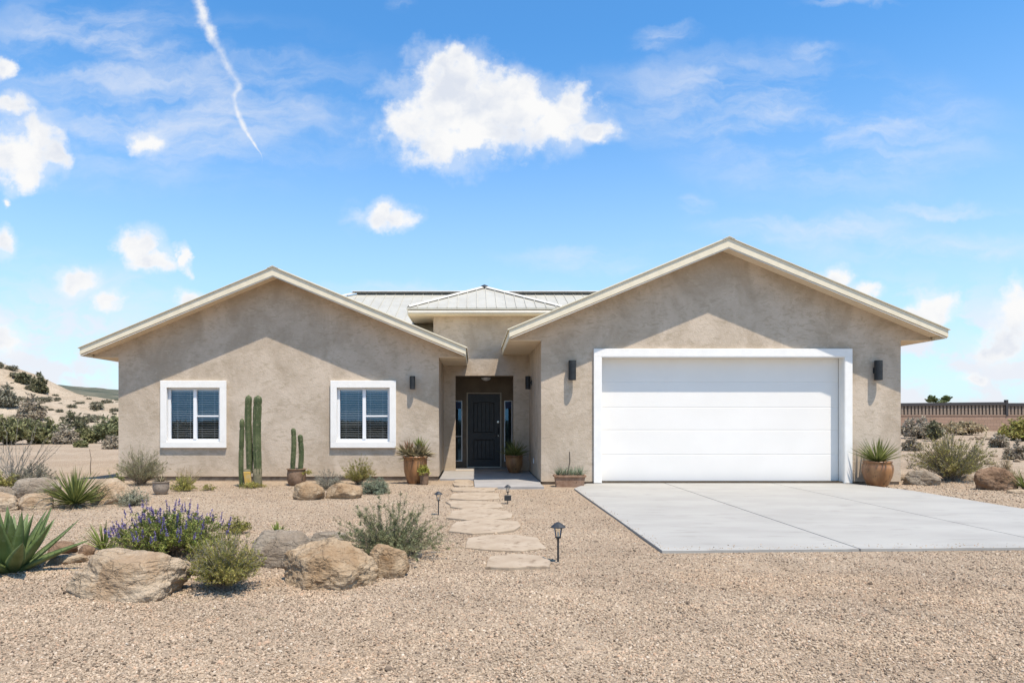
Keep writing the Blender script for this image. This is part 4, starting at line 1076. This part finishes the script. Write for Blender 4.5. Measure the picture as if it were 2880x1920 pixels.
def yucca(px, yb, yt, label, n=110, wpx=None, seed=3, w=.027, zb=None, dry=True):
    x, y = gp(px, yb); z = gz(x, y); e = empty('yucca', (x, y, z), label, 'yucca'); L = pxz(yt, y)-z
    rosette_parts(e, x, y, z+.05, n, L*.97, w, L_YUCCA, seed, 84, 2, .10, thick=.5)
    if dry:
        mb = MB(); rosette_mesh(mb, x, y, z+.04, 46, L*.75, w*.6, seed+1, 98, 70, -.25); mb.build('dry_skirt', L_DRY, e)
    mb = MB(); mb.lathe([(.05, -.02), (.06, .04), (.03, .12), (0, .13)], (x, y, z), 8); mb.build('stump', CORK, e)
    return e
yucca(210, 1428, 1312, 'spiky green yucca with narrow leaves among the pale boulders on the left', 170, seed=5)
yucca(2884, 1380, 1306, 'spiky yucca cut off by the right picture edge beside the reddish boulder', 70, seed=8, w=.02)

# main front bushes
bush('flowering_bush', 318, 632, 1428, 1600, 'broad green bush covered in purple flower spikes, behind the largest boulder', 'flowering bush', L_GREEN, 12, n=210, ll=.028, lw=.011, per=20, twigs=7, maxa=84, lo=.3, spikes=(.6, .09, .35), D=6.6, depth=.6, r0=.004)
def lav_extra():
    x, y = gp(292, 1549); e = empty('spiky_plant', (x, y, 0), 'upright green spiky plant left of the purple flowering bush', 'plant')
    mb = MB(); rosette_mesh(mb, x, y, 0, 60, pxz(1452, y), .016, 3, 62, 3, .1); mb.build('foliage', L_GREEN, e)
lav_extra()
bush('olive_bush', 522, 738, 1487, 1662, 'wispy olive green bush with bare grey stems beside the largest boulder', 'bush', L_OLIVE, 21, n=300, ll=.022, lw=.005, per=20, twigs=6, maxa=66, lo=.3, up=.9, r0=.0026, ll_ang=.45, sm_=STEMG, depth=.32, cxp=632)
bush('rosemary_bush', 922, 1272, 1392, 1566, 'large grey green rosemary like bush with long leafy stems behind the brown boulder', 'bush', L_ROSE, 33, n=200, ll=.028, lw=.005, per=70, twigs=2, maxa=82, lo=.08, up=.35, r0=.0035, ll_ang=.55, depth=.55, edge=.34)
bush('green_bush', 625, 706, 1449, 1500, 'low green bush between the purple flowers and the grey boulder', 'bush', L_OLIVE, 36, n=60, ll=.022, lw=.008, per=16, twigs=5, maxa=80)
bush('silver_shrub', 326, 414, 1366, 1421, 'small silvery shrub right of the yucca', 'shrub', L_SILV, 41, n=90, ll=.03, lw=.007, per=18, twigs=3, maxa=85, lo=.2)
bush('feathery_bush', 306, 456, 1252, 1364, 'tall feathery yellow green bush at the left corner of the house', 'bush', L_FEATH, 43, n=150, ll=.030, lw=.004, per=26, twigs=7, maxa=62, lo=.2, up=.7, r0=.004, ll_ang=.4, cxp=396)
bush('green_shrub', 302, 350, 1322, 1360, 'small bright green shrub at the left foot of the feathery bush', 'shrub', L_GREEN, 44, n=50, ll=.03, lw=.012, per=14, twigs=3, maxa=85)
bush('yellow_shrub', 478, 552, 1330, 1380, 'yellow green shrub below the first window', 'shrub', L_YEL, 47, n=90, ll=.025, lw=.007, per=18, twigs=4, maxa=85)
bush('weed', 566, 610, 1358, 1379, 'tiny green weed against the wall left of the tall cactus', 'weed', L_OLIVE, 49, n=26, ll=.03, lw=.012, per=8, twigs=2, maxa=85)
bush('grey_shrub', 872, 975, 1318, 1376, 'dry grey twiggy shrub behind the pair of round boulders', 'shrub', L_GREY, 51, n=110, ll=.024, lw=.005, per=18, twigs=5, maxa=78, sm_=STEMG)
bush('bristly_bush', 960, 1058, 1278, 1362, 'upright olive bush below the second window', 'bush', L_OLIVE, 53, n=100, ll=.034, lw=.006, per=26, twigs=4, maxa=64, up=.5, ll_ang=.45)
bush('blue_green_shrub', 1014, 1094, 1340, 1388, 'round blue green shrub right of the pair of boulders', 'shrub', L_BLUE, 55, n=150, ll=.035, lw=.006, per=20, twigs=3, maxa=88, lo=.3, edge=.1)
bush('big_desert_bush', 2572, 2792, 1203, 1352, 'large spreading yellow green desert bush right of the house', 'bush', L_OLIVE, 57, n=190, ll=.034, lw=.008, per=26, twigs=9, maxa=72, lo=.25, up=.6, r0=.008, sm_=STEMG, cxp=2676, ll_ang=.6)
bush('grey_bush', 34, 155, 1296, 1366, 'dense grey bush at the left beneath the tall dry stalks', 'bush', L_GREY, 59, n=130, ll=.03, lw=.008, per=22, twigs=6, maxa=80, sm_=STEMG)
bush('green_fringe', -30, 45, 1318, 1372, 'olive green shrub at the left picture edge under the dry stalks', 'shrub', L_OLIVE, 60, n=60, ll=.05, lw=.010, per=14, twigs=4, maxa=80)
# dry stalk plant (ocotillo like fan)
def dry_fan(px, yb, yt, label, n, L_sc, seed, m=STEMG, name='dry_stalk_plant', spread=52, leafy=True, lean=-.1, r=.009):
    x, y = gp(px, yb); z = gz(x, y); rnd = random.Random(seed); e = empty(name, (x, y, z), label, 'dry plant'); Hh = pxz(yt, y)-z
    sm, lm = MB(), MB()
    for k in range(n):
        a = rnd.uniform(-1, 1)*math.radians(spread)+lean; b = rnd.uniform(-.5, .5); L = Hh*rnd.uniform(.6, 1.05)
        d = Vector((math.sin(a), math.sin(b), math.cos(a)*math.cos(b))).normalized(); pts = []
        for j in range(7):
            t = j/6; pts.append(Vector((x+rnd.gauss(0, .03), y, z))*(1)+d*L*t+Vector((rnd.gauss(0, .012)*L, 0, .10*L*t*t*abs(d.x)+rnd.gauss(0, .006)*L)))
        stem(sm, pts, r, r*.25)
        if leafy:
            for q in range(26): f = rnd.uniform(1, 5.9); j = int(f); p = pts[j].lerp(pts[j+1], f-j); leaf(lm, p, (d*.5+perp(d, rnd)*.6).normalized(), .035, .008, rnd)
    sm.build('stalks', m, e)
    if lm.f: lm.build('dry_leaves', L_GREY, e)
dry_fan(42, 1366, 1185, 'tall fan of bare grey stalks at the left picture edge', 48, 1, 3)
dry_fan(516, 1374, 1304, 'wispy dry grass tuft against the wall under the first window', 90, 1, 6, L_DRY, 'dry_grass_tuft', 38, False, .35, .005)
dry_fan(2560, 1318, 1250, 'bare dry twigs behind the grey boulder at the house corner', 22, 1, 9, STEMG, 'dry_twigs', 60, False, 0, .004)
x, y = gp(255, 1335); sm = MB(); stem(sm, [(x, y, 0), (x-.01, y, .2), (x+.01, y, .4), (x-.03, y, pxz(1262, y))], .014, .006); tag(sm.build('bare_stake', STEM, None, (x, y, 0)), 'lone thin bare stake standing in the sand left of the house', 'stake')
x, y = gp(780, 1500); x = pxx(780, 7.9); y = 7.9
e = empty('green_tuft', (x, y, 0), 'small green leafy tuft peeping over the grey boulder', 'plant'); mb = MB(); rosette_mesh(mb, x, y, .0, 30, pxz(1462, y), .022, 12, 60, 3, .2); mb.build('foliage', L_GREEN, e)

# cacti
def cactus_column(x, y, z0, h, r, parent, seed, necks=()):
    rnd = random.Random(seed); mb = MB(); mb.smooth = True; ribs = 8; n = ribs*4; lv = 40; i0 = 0; sp = MB()
    for k in range(lv+1):
        t = k/lv; z = z0+h*t; rr = r*(.86+.14*min(1, t*6))
        for (tn, dp) in necks: rr *= 1-dp*math.exp(-((t-tn)/.012)**2)
        if t > .93: rr *= math.sqrt(max(0, 1-((t-.93)/.07)**2))*.98+.02
        cx = x+.012*math.sin(t*5+seed); cy = y+.01*math.sin(t*4+seed*2)
        for j in range(n):
            a = 2*PI*j/n; q = rr*(1+.19*math.cos(ribs*a)); mb.v.append((cx+q*math.cos(a), cy+q*math.sin(a), z))
            if j % 4 == 0 and k % 1 == 0 and 0 < k < lv:
                for _ in range(3):
                    d = Vector((math.cos(a), math.sin(a), rnd.uniform(-.6, .6)))+Vector((rnd.gauss(0, .5), rnd.gauss(0, .5), 0)); p = Vector(mb.v[-1]); leaf(sp, p, d.normalized(), .014, .0028, rnd)
    for k in range(lv):
        for j in range(n):
            a = k*n+j; b = k*n+(j+1) % n; mb.face((a, b, b+n, a+n))
    o = mb.build('stem', CACT, parent); sp.build('spines', CACTR, o)
def tall_cactus():
    D = 13.55; x = pxx(710, D); e = empty('tall_cactus', (x, D, 0), 'tall three stemmed column cactus between the two windows', 'cactus')
    s = D/F
    for (px0, px1, yt, yb, nk, sd) in ((692, 710, 1110, 1330, ((.64, .18), (.86, .12), (.40, .08)), 1), (713, 735, 1111, 1330, ((.68, .12), (.88, .14), (.3, .06)), 2), (678, 691, 1176, 1366, ((.55, .15), (.85, .2)), 3)):
        cactus_column(pxx((px0+px1)/2, D)+(-.02 if sd == 3 else .012 if sd == 2 else 0), D+(-.05 if sd == 3 else -.02*sd), pxz(yb, D), (yb-yt)*s, (px1-px0)/2*s*.92, e, sd, nk)
    for (a, b, t, bt, sd) in ((685, 709, 1322, 1374, 5), (712, 738, 1318, 1372, 6)):
        mb = MB(); mb.smooth = True; r = (b-a)/2*s; x = pxx((a+b)/2, D)
        mb.lathe([(r*1.1, -.03), (r*1.05, .1), (r*.95, .2), (r*1.02, pxz(t, D)), (r*.6, pxz(t, D)+.03)], (x, D-.03, 0), 14)
        mb.v = [(v[0]+.012*mnoise.noise(Vector(v)*15), v[1]+.012*mnoise.noise(Vector(v)*13), v[2]) for v in mb.v]; mb.build('corky_base', CORK, e)
    mb = MB(); mb.box(pxx(690, D), pxx(709, D), D-.135, D-.10, .04, pxz(1325, D), .006)
    mb.v = [(v[0]+(.03 if v[2] < .2 else 0)+.01*mnoise.noise(Vector(v)*20), v[1], v[2]) for v in mb.v]; mb.build('bark_patch', YELP, e)
    s_, l_, f_ = brush(.32, .12, 60, 77, .035, .01, 10, 3, maxa=88); shift(l_, x-.05, D-.2, 0); l_.build('ground_leaves', L_OLIVE, e)
tall_cactus()

def pot(parent, x, y, z, prof, m, n=28, squash=1., lid=None):
    mb = MB(); mb.smooth = True; mb.lathe(prof, (x, y, z), n, squash); mb.build('pot', m, parent)
    r, h = lid; mb = MB(); mb.lathe([(r, h), (r*.5, h+.01), (0, h+.012)], (x, y, z), n, squash); mb.build('soil', SOIL, parent)
def prof(rb, rm, rt, h, lip=.02, belly=.55, thick=.03):
    p = [(rb*.9, 0), (rb, .01)]
    for k in range(1, 9):
        t = k/8; r = rb+(rm-rb)*math.sin(min(1, t/belly)*PI/2) if t <= belly else rm+(rt-rm)*((t-belly)/(1-belly))**1.5
        p.append((r, h*t*.94))
    p += [(rt+lip, h*.95), (rt+lip, h), (rt+lip-thick, h), (rt-thick, h*.9)]
    return p
def potpx(x0, x1, yt, yb, z=0.):
    D = (CH-z)*F/(yb-CY)+.12; w = (x1-x0)*D/F; return pxx((x0+x1)/2, D), D, w, pxz(yt, D)-z
# small cactus in wide planter
x, y, w, h = potpx(806, 862, 1317, 1366)
e = empty('potted_cactus', (x, y, 0), 'twin stemmed small cactus in a wide brown clay bowl by the wall', 'potted cactus')
pot(e, x, y, 0, prof(w*.36, w*.47, w*.44, h, .02, .5), TERRB, lid=(w*.44, h*.88))
s = y/F
cactus_column(pxx(825, y), y, h*.85, pxz(1203, y)-h*.85, 6.0*s, e, 11, ((.82, .2), (.45, .06)))
cactus_column(pxx(845, y), y+.02, h*.85, pxz(1221, y)-h*.85, 6.2*s, e, 12, ((.78, .22),))
sb, lb, fb = brush(.16, .14, 26, 5, .03, .01, 10, 3); shift(lb, pxx(862, y), y-.05, h*.62); lb.build('trailing_leaves', L_OLIVE, e)
# big glazed pot
x, y, w, h = potpx(1133, 1203, 1282, 1361)
e = empty('potted_succulent', (x, y, 0), 'tall streaked terracotta pot with brown and green succulents beside the entry', 'potted plant')
pot(e, x, y, 0, prof(w*.30, w*.47, w*.48, h, .018, .7), TERRA, lid=(w*.46, h*.92))
mb = MB()
for (dx, dy, zz, n, L, sd) in ((0, 0, 0, 110, .44, 1), (.16, 0, .04, 70, .36, 2), (-.18, -.03, .07, 70, .36, 3)): rosette_mesh(mb, x+dx, y+dy, h*.93+zz, n, L, .04, sd, 95, 5, -.25)
mb.build('succulent_leaves', L_SUCC, e)
mb = MB(); rosette_mesh(mb, x+.10, y+.02, h+.10, 46, .34, .026, 6, 40, 2, .1); mb.build('green_leaves', L_GREEN, e)
mb = MB(); rosette_mesh(mb, x-.14, y+.02, h+.06, 30, .30, .028, 7, 50, 2, .1); mb.build('reddish_leaves', leafm('reddish_leaf', (.26, .13, .07), (.34, .20, .10)), e)
# small pot in front
x, y, w, h = potpx(1180, 1208, 1328, 1363); y -= .1
e = empty('small_potted_plant', (x, y, 0), 'small dark pot with yellow green leaves in front of the tall streaked pot', 'potted plant')
pot(e, x, y, 0, prof(w*.38, w*.46, w*.5, h, .01, .8, .02), TERRB, lid=(w*.45, h*.9))
sb, lb, fb = brush(.15, .24, 60, 15, .035, .014, 12, 3, maxa=85); shift(lb, x-.02, y, h*.85).build('foliage', L_YEL, e)
# pot by the door
D = 16.6; x = pxx(1446, D); w = 52*D/F; h = pxz(1279, D)-.045
e = empty('porch_potted_plant', (x, D, .045), 'glazed terracotta pot with a dark spiky plant in the shade beside the front door', 'potted plant')
pot(e, x, D, .045, prof(w*.28, w*.46, w*.47, h, .015, .65), TERRA, lid=(w*.45, h*.92))
rosette_parts(e, x, D, .045+h*.9, 90, pxz(1228, D)-.045-h*.9, .03, L_YUCCA, 31, 80, 2, .1, thick=.5)
# pot by garage corner
y = 13.72; x = pxx(2468, y); w = 80*y/F; h = pxz(1296, y)
e = empty('potted_yucca', (x, y, 0), 'round terracotta pot with a spiky yucca at the right corner of the garage', 'potted plant')
pot(e, x, y, 0, prof(w*.31, w*.50, w*.43, h, .02, .80), TERRA, lid=(w*.42, h*.92))
rosette_parts(e, x, y, h*.95, 95, pxz(1219, y)-h*.95, .03, L_YUCCA, 32, 76, 2, .08, thick=.5)
# small grey pot
x, y, w, h = potpx(429, 476, 1353, 1392)
e = empty('small_grey_pot', (x, y, 0), 'small grey clay bowl with brown leaves in front of the feathery bush', 'potted plant')
pot(e, x, y, 0, prof(w*.30, w*.46, w*.46, h, .012, .6, .02), TERRG, lid=(w*.43, h*.9))
mb = MB(); rosette_mesh(mb, x, y, h*.85, 70, .2, .02, 8, 85, 3, .1); mb.build('leaves', L_SUCC, e)
# rectangular trough
D = 13.62; x0, x1 = pxx(1560, D), pxx(1644, D); h = pxz(1335, D)
e = empty('trough_planter', ((x0+x1)/2, D, 0), 'rectangular brown clay trough with grey green spiky plants left of the garage door', 'planter')
mb = MB(); y0, y1 = D-.1, D+.14
def ring(x0, x1, y0, y1, z): return [(x0, y0, z), (x1, y0, z), (x1, y1, z), (x0, y1, z)]
rs_ = [ring(x0+.03, x1-.03, y0+.02, y1-.02, 0), ring(x0+.005, x1-.005, y0, y1, h*.82), ring(x0-.02, x1+.02, y0-.018, y1+.018, h*.86), ring(x0-.02, x1+.02, y0-.018, y1+.018, h), ring(x0+.015, x1-.015, y0+.012, y1-.012, h), ring(x0+.02, x1-.02, y0+.02, y1-.02, h*.88)]
for r in rs_: mb.v += r
for k in range(5):
    for j in range(4): a = k*4+j; b = k*4+(j+1) % 4; mb.face((a, b, b+4, a+4))
mb.face((3, 2, 1, 0)); mb.build('trough', TERRD, e)
mb = MB(); mb.poly(ring(x0+.02, x1-.02, y0+.02, y1-.02, h*.885)); mb.build('soil', SOIL, e)
mb = MB()
for k in range(6): rosette_mesh(mb, x0+(x1-x0)*(.12+.76*k/5), D+.02, h*.9, 34, .22+.05*(k % 2), .013, 60+k, 62, 3, .15)
mb.build('foliage', L_BLUE, e)
mb = MB(); xs = pxx(1600, D); stem(mb, [(xs-.02, D, h*.9), (xs-.01, D, h+.1), (xs+.02, D, h+.25), (xs+.015, D, pxz(1270, D))], .018, .014); mb.build('dark_stalk', STEM, e)

# fallen twigs and dry leaves round the plants
lt = MB(); rl = random.Random(31)
spots = [gp(480, 1600), gp(632, 1655), gp(1100, 1560), gp(211, 1432), gp(396, 1362), gp(1010, 1360), gp(40, 1620), gp(2676, 1350), gp(920, 1376), gp(780, 1560)]
for k in range(900):
    cx, cy = rl.choice(spots); a = rl.uniform(0, 6.28); r = abs(rl.gauss(0, .55)); x, y = cx+math.cos(a)*r, cy+math.sin(a)*r*.8; z = gz(x, y)+.012; az = rl.uniform(0, 6.28); d = Vector((math.cos(az), math.sin(az), rl.uniform(-.05, .15)))
    if rl.random() < .3: L = rl.uniform(.05, .16); p = Vector((x, y, z)); lt.tube([p, p+d*L*.5+Vector((0, 0, .004)), p+d*L], [.0025, .002, .001], 3, False)
    else: leaf(lt, Vector((x, y, z)), d.normalized(), rl.uniform(.02, .045), .009, rl)
tag(lt.build('plant_litter', L_DRY), 'fallen twigs and dry leaves on the gravel round the bushes', 'litter', kind='stuff')

# ------------------------------------------------------------------ path lights
def path_light(px, yb, yt, label, s, plate=False):
    x, y = gp(px, yb); e = empty('path_light', (x, y, 0), label, 'path light', 'black path lights'); Hh = pxz(yt, y); n = 6
    mb = MB(); mb.lathe([(.0095*s, 0), (.0095*s, Hh*.58), (.018*s, Hh*.60), (.018*s, Hh*.615), (0, Hh*.615)], (x, y, 0), 10); mb.build('post', BLACK, e)
    mb = MB()      # cap: shallow hipped roof
    mb.lathe([(.072*s, Hh*.865), (.072*s, Hh*.88), (.060*s, Hh*.905), (.035*s, Hh*.96), (.018*s, Hh*.985), (.0, Hh)], (x, y, 0), 8); mb.lathe([(0, Hh*.866), (.072*s, Hh*.865)], (x, y, 0), 8); mb.build('cap', BLACK, e)
    mb = MB(); z0, z1 = Hh*.61, Hh*.866
    for k in range(4):
        a = PI/4+k*PI/2; p = Vector((x+.026*s*math.cos(a), y+.026*s*math.sin(a), z0)); q = Vector((x+.046*s*math.cos(a), y+.046*s*math.sin(a), z1)); mb.tube([p, q], .0036*s, 5)
    mb.lathe([(.012*s, z0-.004), (.03*s, z0), (.03*s, z0+.008), (.012*s, z0+.008)], (x, y, 0), 8); mb.build('lantern_frame', BLACK, e)
    mb = MB(); mb.lathe([(.023*s, z0+.008), (.041*s, z1)], (x, y, 0), 8); mb.build('lantern_glass', LGLASS, e)
    mb = MB(); mb.lathe([(.006*s, z0+.008), (.008*s, z0+.05*s), (0, z0+.06*s)], (x, y, 0), 6); mb.build('bulb', VINYL, e)
    if plate:
        mb = MB(); mb.box(x-.055, x+.055, y-.012, y+.012, .06, .15, .008); mb.build('plate', BLACK, e)
path_light(1569.6, 1581.6, 1466.8, 'largest black path light, beside the nearest stepping stone', 1.0)
path_light(1233, 1447.7, 1380.6, 'small black path light left of the stepping stones', .85)
path_light(1428, 1418, 1362, 'small black path light with a square plate right of the stepping stones', .75, True)

# ------------------------------------------------------------------ background right: fence, shrubs, palms
def fence():
    y = 45.; e = empty('block_wall_fence', (34, y, .5), 'low block wall topped by dark railed wooden pickets at the right edge of the lot', 'fence')
    x0, x1 = 22., 50.; zt = pxz(1169, y); zb = .1
    mb = MB(); mb.box(x0, x1, y, y+.2, zb, zt); mb.build('block_wall', BLOCK, e)
    mb = MB(); mb.box(x0, x1, y-.03, y+.23, zt+.001, zt+.06); mb.build('wall_cap', BLOCK, e)
    xj = pxx(2828, y)
    for (a, b, zA, zB) in ((x0, xj, pxz(1136, y), pxz(1130, y)), (xj+.15, x1, pxz(1133, y), pxz(1132, y))):
        mb = MB(); i = 0
        mb.v += [(a, y-.03, zA-.2), (b, y-.03, zB-.2), (b, y+.12, zB-.2), (a, y+.12, zA-.2), (a, y-.03, zA), (b, y-.03, zB), (b, y+.12, zB), (a, y+.12, zA)]
        for f in ((0, 3, 2, 1), (4, 5, 6, 7), (0, 1, 5, 4), (1, 2, 6, 5), (2, 3, 7, 6), (3, 0, 4, 7)): mb.face(f)
        mb.build('top_rail', RAILM, e)
    mb = MB(); mb.box(xj, xj+.15, y-.05, y+.14, zt, pxz(1124, y)); mb.build('post', RAILM, e)
    hh = pxz(1135, y)-.201-zt-.06
    mb = MB(); mb.box(-.07, .07, -.012, .012, 0, hh, .005); me = mb.mesh('picket', WOODF)
    x = x0+.1; rnd = random.Random(2)
    while x < x1:
        o = bpy.data.objects.new('picket', me); reg(o, e, (x, y+.05, zt+.061)); o.rotation_euler = (0, rnd.uniform(-.02, .02), rnd.uniform(-.1, .1)); zz = lerp_tab([(x0, pxz(1136, y)), (xj, pxz(1130, y)), (xj+.01, pxz(1133, y)), (x1, pxz(1132, y))], x)-.19-zt-.061; o.scale = (1, 1, zz/hh); x += .235
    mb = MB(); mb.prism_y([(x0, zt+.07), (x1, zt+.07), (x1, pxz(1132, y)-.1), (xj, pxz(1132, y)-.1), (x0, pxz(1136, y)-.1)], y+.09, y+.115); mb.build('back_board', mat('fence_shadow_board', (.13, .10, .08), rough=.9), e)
fence()
def far_bush(px0, px1, yt, yb, D, label, m, seed, cat='bush', name='desert_bush', group=None, n=60, zf=gz, sm_=STEM, **kw):
    x = pxx((px0+px1)/2, D); z = zf(x, D); R = (px1-px0)/2*D/F; Hh = max(.2, pxz(yt, D)-z); k = D/F
    a = dict(ll=3.4*k*2.8, lw=1.3*k*2.8, per=12, twigs=5, maxa=80, r0=.5*k)
    a.update(kw); s, l, f = brush(R, Hh, n, seed, **a)
    e = empty(name, (x, D, z), label, cat, group); shift(s, x, D, z).build('stems', sm_, e); shift(l, x, D, z).build('foliage', m, e); return e
far_bush(2530, 2650, 1166, 1216, 34, 'grey scrubby bush before the block wall nearest the house corner', L_BROWN, 1, n=110)
far_bush(2630, 2780, 1186, 1220, 38, 'low straw coloured brush in front of the block wall', L_DRY, 2, n=120)
far_bush(2600, 2650, 1172, 1214, 32, 'dark slender bush sticking up beside the grey scrub by the block wall', L_DARK, 22, n=30, maxa=40)
far_bush(2814, 2960, 1164, 1214, 33, 'bright green bush by the block wall at the right picture edge', L_OLIVE, 3, n=120)
far_bush(2788, 2832, 1207, 1226, 28, 'small dark shrub on the sand left of the green bush by the block wall', L_BROWN, 4, n=50)
far_bush(2826, 2890, 1224, 1252, 22, 'small grey shrub on pale sand at the right picture edge', L_BROWN, 5, n=60)
far_bush(2810, 2830, 1196, 1212, 34, 'tiny olive shrub at the foot of the block wall', L_OLIVE, 6, n=40)
far_bush(2540, 2590, 1226, 1246, 26, 'dry low twiggy brush on the sand behind the house corner', L_BROWN, 16, n=60)
far_bush(2780, 2850, 1262, 1320, 15.5, 'thin pinkish dry grass behind the reddish boulder', L_DRY, 17, n=70, ll=.06, lw=.008, maxa=60)
rnd = random.Random(9)
proto = None
for k in range(46):      # loose stones on the sand right of the house
    px = rnd.uniform(2545, 2900); py = rnd.uniform(1226, 1330)
    D = (CH-.2)*F/(py-CY); x = pxx(px, D); z = gz(x, D); s = rnd.uniform(.06, .17)
    if proto is None:
        V, Fc = ico(3); mb = MB(); mb.smooth = True
        mb.v = [tuple(Vector((v.x, v.y*.8, v.z*.62))*(1+.25*mnoise.noise(v*1.6))) for v in V]
        for f in Fc: mb.face(f)
        o = proto = mb.build('loose_rock', ROCKP, None, (0, 0, 0)); tag(o, 'pale loose rock scattered on the sand right of the house', 'rock', 'loose rocks on the sand right of the house')
    else: o = proto.copy(); COL.objects.link(o)
    o.location = (x, D, z+s*.15); o.scale = (s, s, s); o.rotation_euler = (rnd.uniform(-.3, .3), rnd.uniform(-.3, .3), rnd.uniform(0, 6))

def palm(px, yt, yb, D, label, seed):
    x = pxx(px, D); Hc = pxz((yt+yb)/2, D); R = (yb-yt)/2*D/F*1.7; e = empty('palm_tree', (x, D, 0), label, 'palm tree', 'palms beyond the wall'); rnd = random.Random(seed)
    mb = MB(); mb.tube([(x, D, 0), (x+.1, D, Hc*.6), (x, D, Hc)], [.22, .17, .15], 8); mb.build('trunk', STEM, e)
    for k in range(22):
        pol = math.radians(5+75*rnd.random()); az = rnd.uniform(0, 2*PI); d = Vector((math.sin(pol)*math.cos(az), math.sin(pol)*math.sin(az), math.cos(pol))); mb = MB()
        L = R*rnd.uniform(.8, 1.15); pts = [Vector((x, D, Hc))+d*L*t-Vector((0, 0, .25*L*t*t)) for t in (0, .35, .7, 1)]
        side = d.cross(Vector((0, 0, 1))).normalized() if abs(d.z) < .98 else Vector((1, 0, 0))
        for q in range(12):
            t = .15+.85*q/12; j = min(int(t*3), 2); p = pts[j].lerp(pts[j+1], t*3-j)
            for sg in (-1, 1): leaf(mb, p, (d*.6+side*sg*.8).normalized(), L*.5*(1.2-t), L*.16, rnd)
        mb.build('frond', L_PALM, e)
palm(2621, 1118, 1150, 120, 'left one of two palm crowns rising behind the fence', 1)
palm(2660, 1119, 1150, 122, 'right one of two palm crowns rising behind the fence', 2)

# unseen low scrub added behind the viewer to give the dark lower half of the window reflections
lm = MB(); rb = random.Random(77)
for k in range(44000):
    x = rb.uniform(-26, 9); y = rb.uniform(-13, -9); hh = 1.12+.28*mnoise.noise(Vector((x*.6, y*.6, 0))); z = rb.uniform(.02, hh)
    leaf(lm, Vector((x, y, z)), Vector((rb.gauss(0, 1), rb.gauss(0, 1), rb.gauss(0, 1)+.6)).normalized(), .17, .09, rb)
tag(lm.build('reflection_scrub', L_DARK), 'low dark scrub added behind the viewer to darken the window reflections', 'scrub', kind='stuff')

# ------------------------------------------------------------------ background left: scrub belt and hillside
hzz = lambda x, y: hz(x, y) if y > 46 else gz(x, y)
far_bush(-60, 110, 1158, 1250, 36.5, 'wide light green palo verde like bush at the left picture edge', L_BELT, 7, n=200, maxa=75)
far_bush(80, 172, 1166, 1246, 37.5, 'yellow green bush right of the wide light green one in the scrub belt', L_BELT, 8, n=130)
far_bush(150, 222, 1184, 1242, 37., 'grey green bush in the middle of the scrub belt', L_BROWN, 9, n=100)
far_bush(160, 250, 1150, 1212, 48, 'dark shaded bush at the foot of the hill', L_DARK, 10, n=130, zf=hzz)
far_bush(196, 280, 1202, 1246, 38, 'low olive bush before the dark one at the foot of the hill', L_BELT, 11, n=100)
far_bush(262, 352, 1152, 1244, 38.5, 'tall dark green bush touching the left house corner', L_ROSE, 13, n=150, maxa=55)
far_bush(286, 345, 1222, 1262, 31, 'grey dead brush at the left house corner below the dark green bush', L_BROWN, 14, n=60)
far_bush(208, 244, 1240, 1256, 33, 'small green clump alone on the sandy track', L_BELT, 15, n=40)
far_bush(52, 124, 1104, 1176, 60, 'large grey brush patch low on the sandy hillside', L_BROWN, 18, n=150, zf=hzz)
far_bush(-10, 48, 1068, 1130, 66, 'spreading grey bush high on the hillside at the left picture edge', L_GREY, 19, n=110, zf=hzz)
far_bush(48, 82, 1036, 1066, 80, 'bush on the hill crest, left one of the two skyline bushes', L_DARK, 20, n=80, zf=hzz)
far_bush(86, 134, 1040, 1080, 79, 'wind bent bush on the hill crest, right one of the two skyline bushes', L_DARK, 21, n=90, zf=hzz)
pr = None
for k in range(110):
    D = rnd.uniform(50, 84); px = rnd.uniform(-40, 345); x = pxx(px, D); z = hz(x, D)
    if pr is None:
        s, l, f = brush(.8, .8, 46, 88, ll=.2, lw=.09, per=10, twigs=4, maxa=82, r0=.012)
        pr = empty('hill_shrub', (0, 0, 0), 'small round scrub bush dotted on the sandy hillside', 'shrub', 'scrub bushes on the sandy hillside'); s.build('stems', STEM, pr); l.build('foliage', leafm('hill_scrub_leaf', (.17, .155, .10), (.26, .235, .16)), pr)
        pr.location = (x, D, z-.05); o = pr
    else: o = copy_tree(pr, (x, D, z-.05), rnd.uniform(0, 6), 1.)
    s = rnd.choice([.28, .35, .45, .6, .85]); o.scale = (s*1.2, s*1.2, s)
